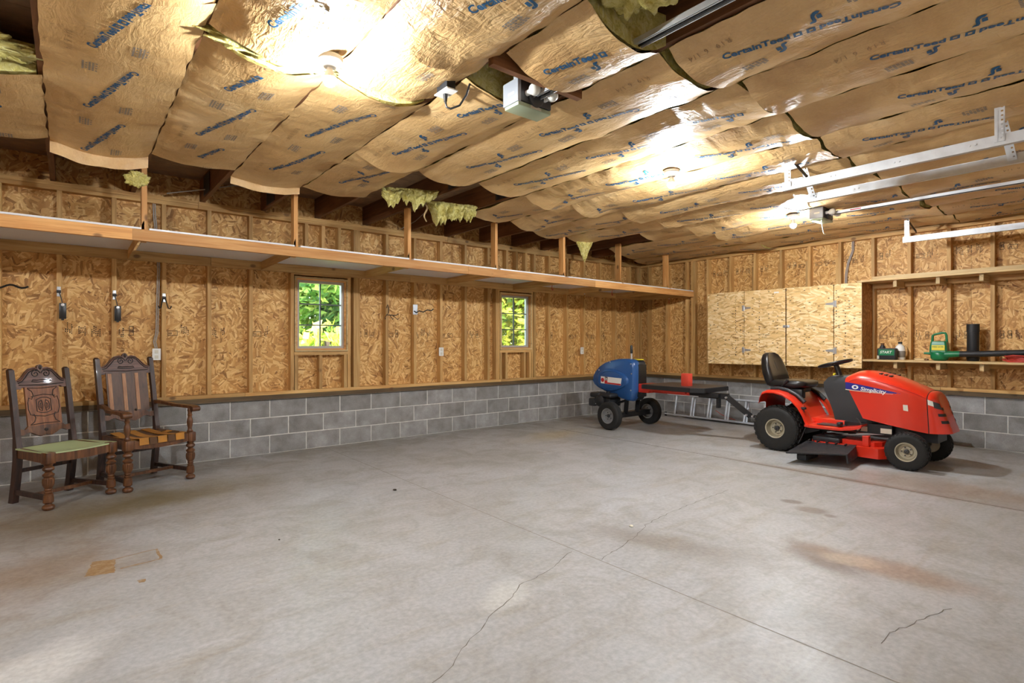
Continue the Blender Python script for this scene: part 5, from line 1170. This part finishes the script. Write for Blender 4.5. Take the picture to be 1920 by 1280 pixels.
MB().box((cx0+.013, Y1+.013, Z1-.012), (-.045, Y0-.013, Z1)).build('top_panel', M_QY, cab); MB().box((cx0+.013, Y1+.013, Z0), (-.045, Y0-.013, Z0+.012)).build('bottom_panel', M_QY, cab)
MB().box((cx0-.002, Y1-.004, Z0), (cx0+.014, Y1, Z1)).build('edge_strip', M_QY, cab)
def hinge(door, y, z, s):
    F = frame((cx0-.0015, y, z), (0, s, 0), (0, 0, 1)); h = MB(); sgn = 1
    pts = [(.004, -.022), (.10, -.009), (.105, 0), (.10, .009), (.004, .022)]
    b = MB(); vs = [V(cx0-.004, y+s*a, z+c) for a, c in pts]; vs2 = [V(cx0-.001, y+s*a, z+c) for a, c in pts]; b.loft([vs, vs2]); ho_ = b.build('strap_hinge', M_CHROME, door)
    MB().box((cx0-.004, min(y-s*.008, y-s*.034), z-.042), (cx0-.0005, max(y-s*.008, y-s*.034), z+.042)).build('hinge_leaf', M_CHROME, ho_); MB().cyl((cx0-.006, y, z-.042), (cx0-.006, y, z+.042), .006, 8).build('hinge_pin', M_CHROME, ho_)
hinge(d1, -2.277, 1.77, -1); hinge(d1, -2.277, 1.135, -1); hinge(d2, -3.531, 1.77, 1); hinge(d2, -3.531, 1.14, 1)
la = MB().bbox((cx0-.010, -2.955, 1.462), (cx0-.001, -2.86, 1.498), .003).build('hasp', M_CHROME, d2); MB().lathe([(.008, 0), (.014, .004), (.014, .012), (.006, .016)], (cx0-.01, -2.93, 1.48), (-1, 0, 0), 12).build('hasp_staple', M_CHROME, la, 40)
MB().box((cx0-.003, -2.80, 1.965), (cx0-.001, -2.73, 1.985)).build('door_sticker', M_PLAST, d1)
def wall_text(s_, y, z, size, par, x=cx0-.0016, m=M_BLACKINK):
    gv, gf = text_geo(s_, size, 0, 1.1); MB().add([V(x, y-p.x, z+p.y) for p in gv], gf).build('printed_date', m, par, kind='stuff')
wall_text('JUL 07 2002', -3.14, 1.475, .032, d2); wall_text('12:10', -3.19, 1.435, .03, d2); wall_text('JUL 20 2002', -2.50, 1.355, .03, d1); wall_text('21:07', -2.55, 1.318, .03, d1)
for (x, par, z0, z1) in ((-2.14, cab, 1.05, 1.95), (-2.258, cab, 1.0, 1.98), (-2.51, d1, 1.1, 1.9), (-3.56, cab, 1.0, 1.95), (-3.67, cab, 1.0, 1.9)):
    mb = MB(); z = z0
    while z < z1:
        mb.box((cx0-.0016, x-RND.uniform(.002, .008), z), (cx0-.0012, x+RND.uniform(.002, .006), z+RND.uniform(.006, .022))); z += RND.uniform(.03, .07)
    mb.build('stain_dots', M_BLACKINK, par, kind='stuff')
# ================================================================== WALL SHELVES
us = thing('wall_shelf', 'upper wooden wall shelf right of the OSB cabinet', 'shelf', (-.2, -5.5, 2.06), group='shelves on the cabinet wall')
MB().box((-.425, -7.3, 2.030), (-.045, Y1+.05, 2.050)).build('shelf_board', M_QY, us)
pk = MB(); pts = [V(-.41, -3.98, 2.052), V(-.43, -7.3, 2.052), V(-.12, -7.3, 2.052), V(-.12, -3.98, 2.052)]; pk.loft([pts, [p+V(0, 0, .038) for p in pts]]); pl_ = pk.build('loose_plank', M_QY); tag(pl_, 'pale loose plank lying on the upper wall shelf', 'plank')
ls = thing('wall_shelf', 'lower wooden wall shelf holding the leaf blower', 'shelf', (-.2, -5.5, 1.02), group='shelves on the cabinet wall')
MB().box((-.40, -7.3, 1.008), (-.045, Y1-.004, 1.032)).build('shelf_board', M_QY, ls)
for y in (-4.216, -4.65, -5.05, -5.47, -5.9, -6.3):
    MB().box((-.37, y-.019, 1.948), (-.041, y+.019, 2.029)).build('shelf_arm', M_QX, us); MB().box((-.36, y-.019, .926), (-.041, y+.019, 1.007)).build('shelf_arm', M_QX, ls)
MB().box((-.075, -7.3, 1.965), (-.043, -3.88, 2.027)).build('shelf_cleat', M_PY, us); MB().box((-.06, -7.3, .945), (-.043, -3.88, 1.006)).build('shelf_cleat', M_PY, ls)
zs = 1.0325
# black tank with green label
t = thing('oil_drain_can', 'black boxy container with a green label on the lower shelf', 'container', (-.30, -4.11, zs))
MB().bbox((-.345, -4.215, zs), (-.25, -4.01, zs+.145), .012).build('body', M_BLKP, t, 40); MB().bbox((-.3472, -4.20, zs+.055), (-.3455, -4.03, zs+.13), .001).build('label', M_GREEN, t)
gv, gf = text_geo('START', .045, .001, 1.0, 2, .2); MB().add([V(-.3478, -4.045-p.x*.95, zs+.08+p.y) for p in gv], gf).build('label_word', M_PLAST, t)
MB().cyl((-.346, -4.025, zs+.01), (-.346, -4.025, zs+.05), .012, 12).build('drain_plug', M_LABW, t, 40); MB().cyl((-.30, -4.06, zs+.145), (-.30, -4.06, zs+.185), .036, 18, .018).build('neck', M_BLKP, t, 40); MB().cyl((-.30, -4.06, zs+.186), (-.30, -4.06, zs+.208), .02, 16).build('cap', M_JUTED, t, 40)
t = thing('plastic_jug', 'white plastic jug with a dark cap behind the green labelled container', 'jug', (-.17, -4.19, zs))
MB().lathe([(.05, 0), (.055, .01), (.055, .13), (.05, .16), (.03, .185), (.02, .19), (.02, .20)], (-.17, -4.215, zs), n=24).build('body', M_PLAST, t, 40); MB().cyl((-.17, -4.215, zs+.20), (-.17, -4.215, zs+.225), .023, 18).build('cap', M_BLKP, t, 40)
MB().lathe([(.0552, .03), (.0560, .031), (.0560, .11), (.0552, .111)], (-.17, -4.215, zs), n=24).build('label', M_INKG, t, 40)
t = thing('wood_scrap', 'small wooden scrap left of the leaf blower', 'wood scrap', (-.25, -4.44, zs)); MB().bbox((-.30, -4.50, zs), (-.22, -4.40, zs+.022), .003).build('scrap', M_QY, t); MB().bbox((-.29, -4.53, zs), (-.24, -4.505, zs+.018), .003).build('scrap', M_JY, t)
# leaf blower
t = thing('leaf_blower', 'green leaf blower with a long black tube on the lower shelf', 'leaf blower', (-.25, -4.64, zs))
c = V(-.25, -4.64, zs)
MB().lathe([(.055, 0), (.075, .01), (.088, .03), (.090, .07), (.086, .095), (.07, .11)], c, n=28).build('fan_housing', M_GREEN, t, 40)
secs = [[V(c.x+a*w, c.y+b*d+dy, zs+z) for a, b in ((-1, -.8), (-.8, -1), (.8, -1), (1, -.8), (1, .8), (.8, 1), (-.8, 1), (-1, .8))] for z, w, d, dy in ((.10, .07, .088, 0), (.16, .066, .084, .002), (.22, .06, .076, .002), (.235, .05, .068, .002))]
MB().loft(secs).build('motor_cover', M_GREEN, t, 30)
MB().tube([(c.x, c.y-.07, zs+.225), (c.x, c.y-.066, zs+.30), (c.x, c.y-.055, zs+.33), (c.x, c.y-.02, zs+.333), (c.x, c.y+.05, zs+.315), (c.x, c.y+.068, zs+.30), (c.x, c.y+.072, zs+.23)], .013, 10).build('handle', M_GREEN, t, 60)
MB().bbox((c.x-.0735, c.y-.065, zs+.125), (c.x-.066, c.y+.062, zs+.185), .002).build('label', M_YELL, t)
gv, gf = text_geo('WEED EATER', .022, .0006); MB().add([V(c.x-.0742, c.y+.058-p.x*.86, zs+.158+p.y) for p in gv], gf).build('label_word', M_GREEN, t)
MB().cyl((c.x-.03, c.y-.06, zs+.075), (c.x-.03, c.y-.20, zs+.083), .042, 20, .034).build('outlet', M_GREEN, t, 40); MB().tube([(c.x-.03, c.y-.19, zs+.082), (c.x-.03, c.y-.40, zs+.088), (c.x-.03, c.y-.62, zs+.10), (c.x-.03, c.y-.80, zs+.108)], .034, 18).build('blower_tube', M_BLKP, t, 60)
MB().cyl((c.x-.03, c.y-.59, zs+.097), (c.x-.03, c.y-.61, zs+.098), .038, 20).build('tube_joint', M_BLKP, t, 40); MB().cyl((c.x-.02, c.y+.07, zs+.085), (c.x-.02, c.y+.15, zs+.088), .018, 14, .012).build('cord_strain_relief', M_GREEN, t, 40)
t = thing('black_pipe', 'black plastic pipe standing upright behind the leaf blower tube', 'pipe', (-.12, -4.93, zs)); MB().lathe([(.056, 0), (.058, .004), (.058, .34), (.061, .342), (.061, .435), (.054, .435), (.054, .01)], (-.13, -4.93, zs), n=30).build('pipe_wall', M_BLKP, t, 40); MB().lathe([(.0585, .02), (.062, .021), (.062, .05), (.0585, .051)], (-.13, -4.93, zs), n=30).build('pipe_collar', M_BLKP, t, 40)
t = thing('extension_cord', 'coiled red extension cord on the lower shelf', 'cord', (-.24, -5.42, zs)); P = []
for i in range(150):
    a = i*.42; r = .14+.025*sin(i*.37); P.append(V(-.25+.10*cos(a)*(r/.15), -5.40+1.15*r*sin(a), zs+.02+.075*(i/150)+.025*cos(a)+.012*sin(i*1.7)))
MB().tube(P, .0065, 6).build('cord', M_CORD, t, 60)
# ================================================================== FLOOR DEBRIS
for i, (x, y, s, lab_) in enumerate(((-6.25, -2.3, .016, 'small dark scrap on the floor, right of the chairs'), (-5.42, -4.14, .014, 'small pale chip on the floor by the crack'), (-7.36, -2.9, .007, 'tiny dark crumb on the middle of the floor'))):
    bm = bmesh.new(); bmesh.ops.create_icosphere(bm, subdivisions=2, radius=s)
    for q in bm.verts: q.co *= 1+.5*mnoise.noise(q.co*90+V(i, 0, 0)); q.co.z = q.co.z*.4+s*.4
    me = bpy.data.meshes.new('debris'); bm.to_mesh(me); bm.free(); me.materials.append(M_DUST if i != 1 else M_LABW); ob = bpy.data.objects.new('debris', me); COL.objects.link(ob); ob.location = (x, y, 0.001); tag(ob, lab_, 'debris')
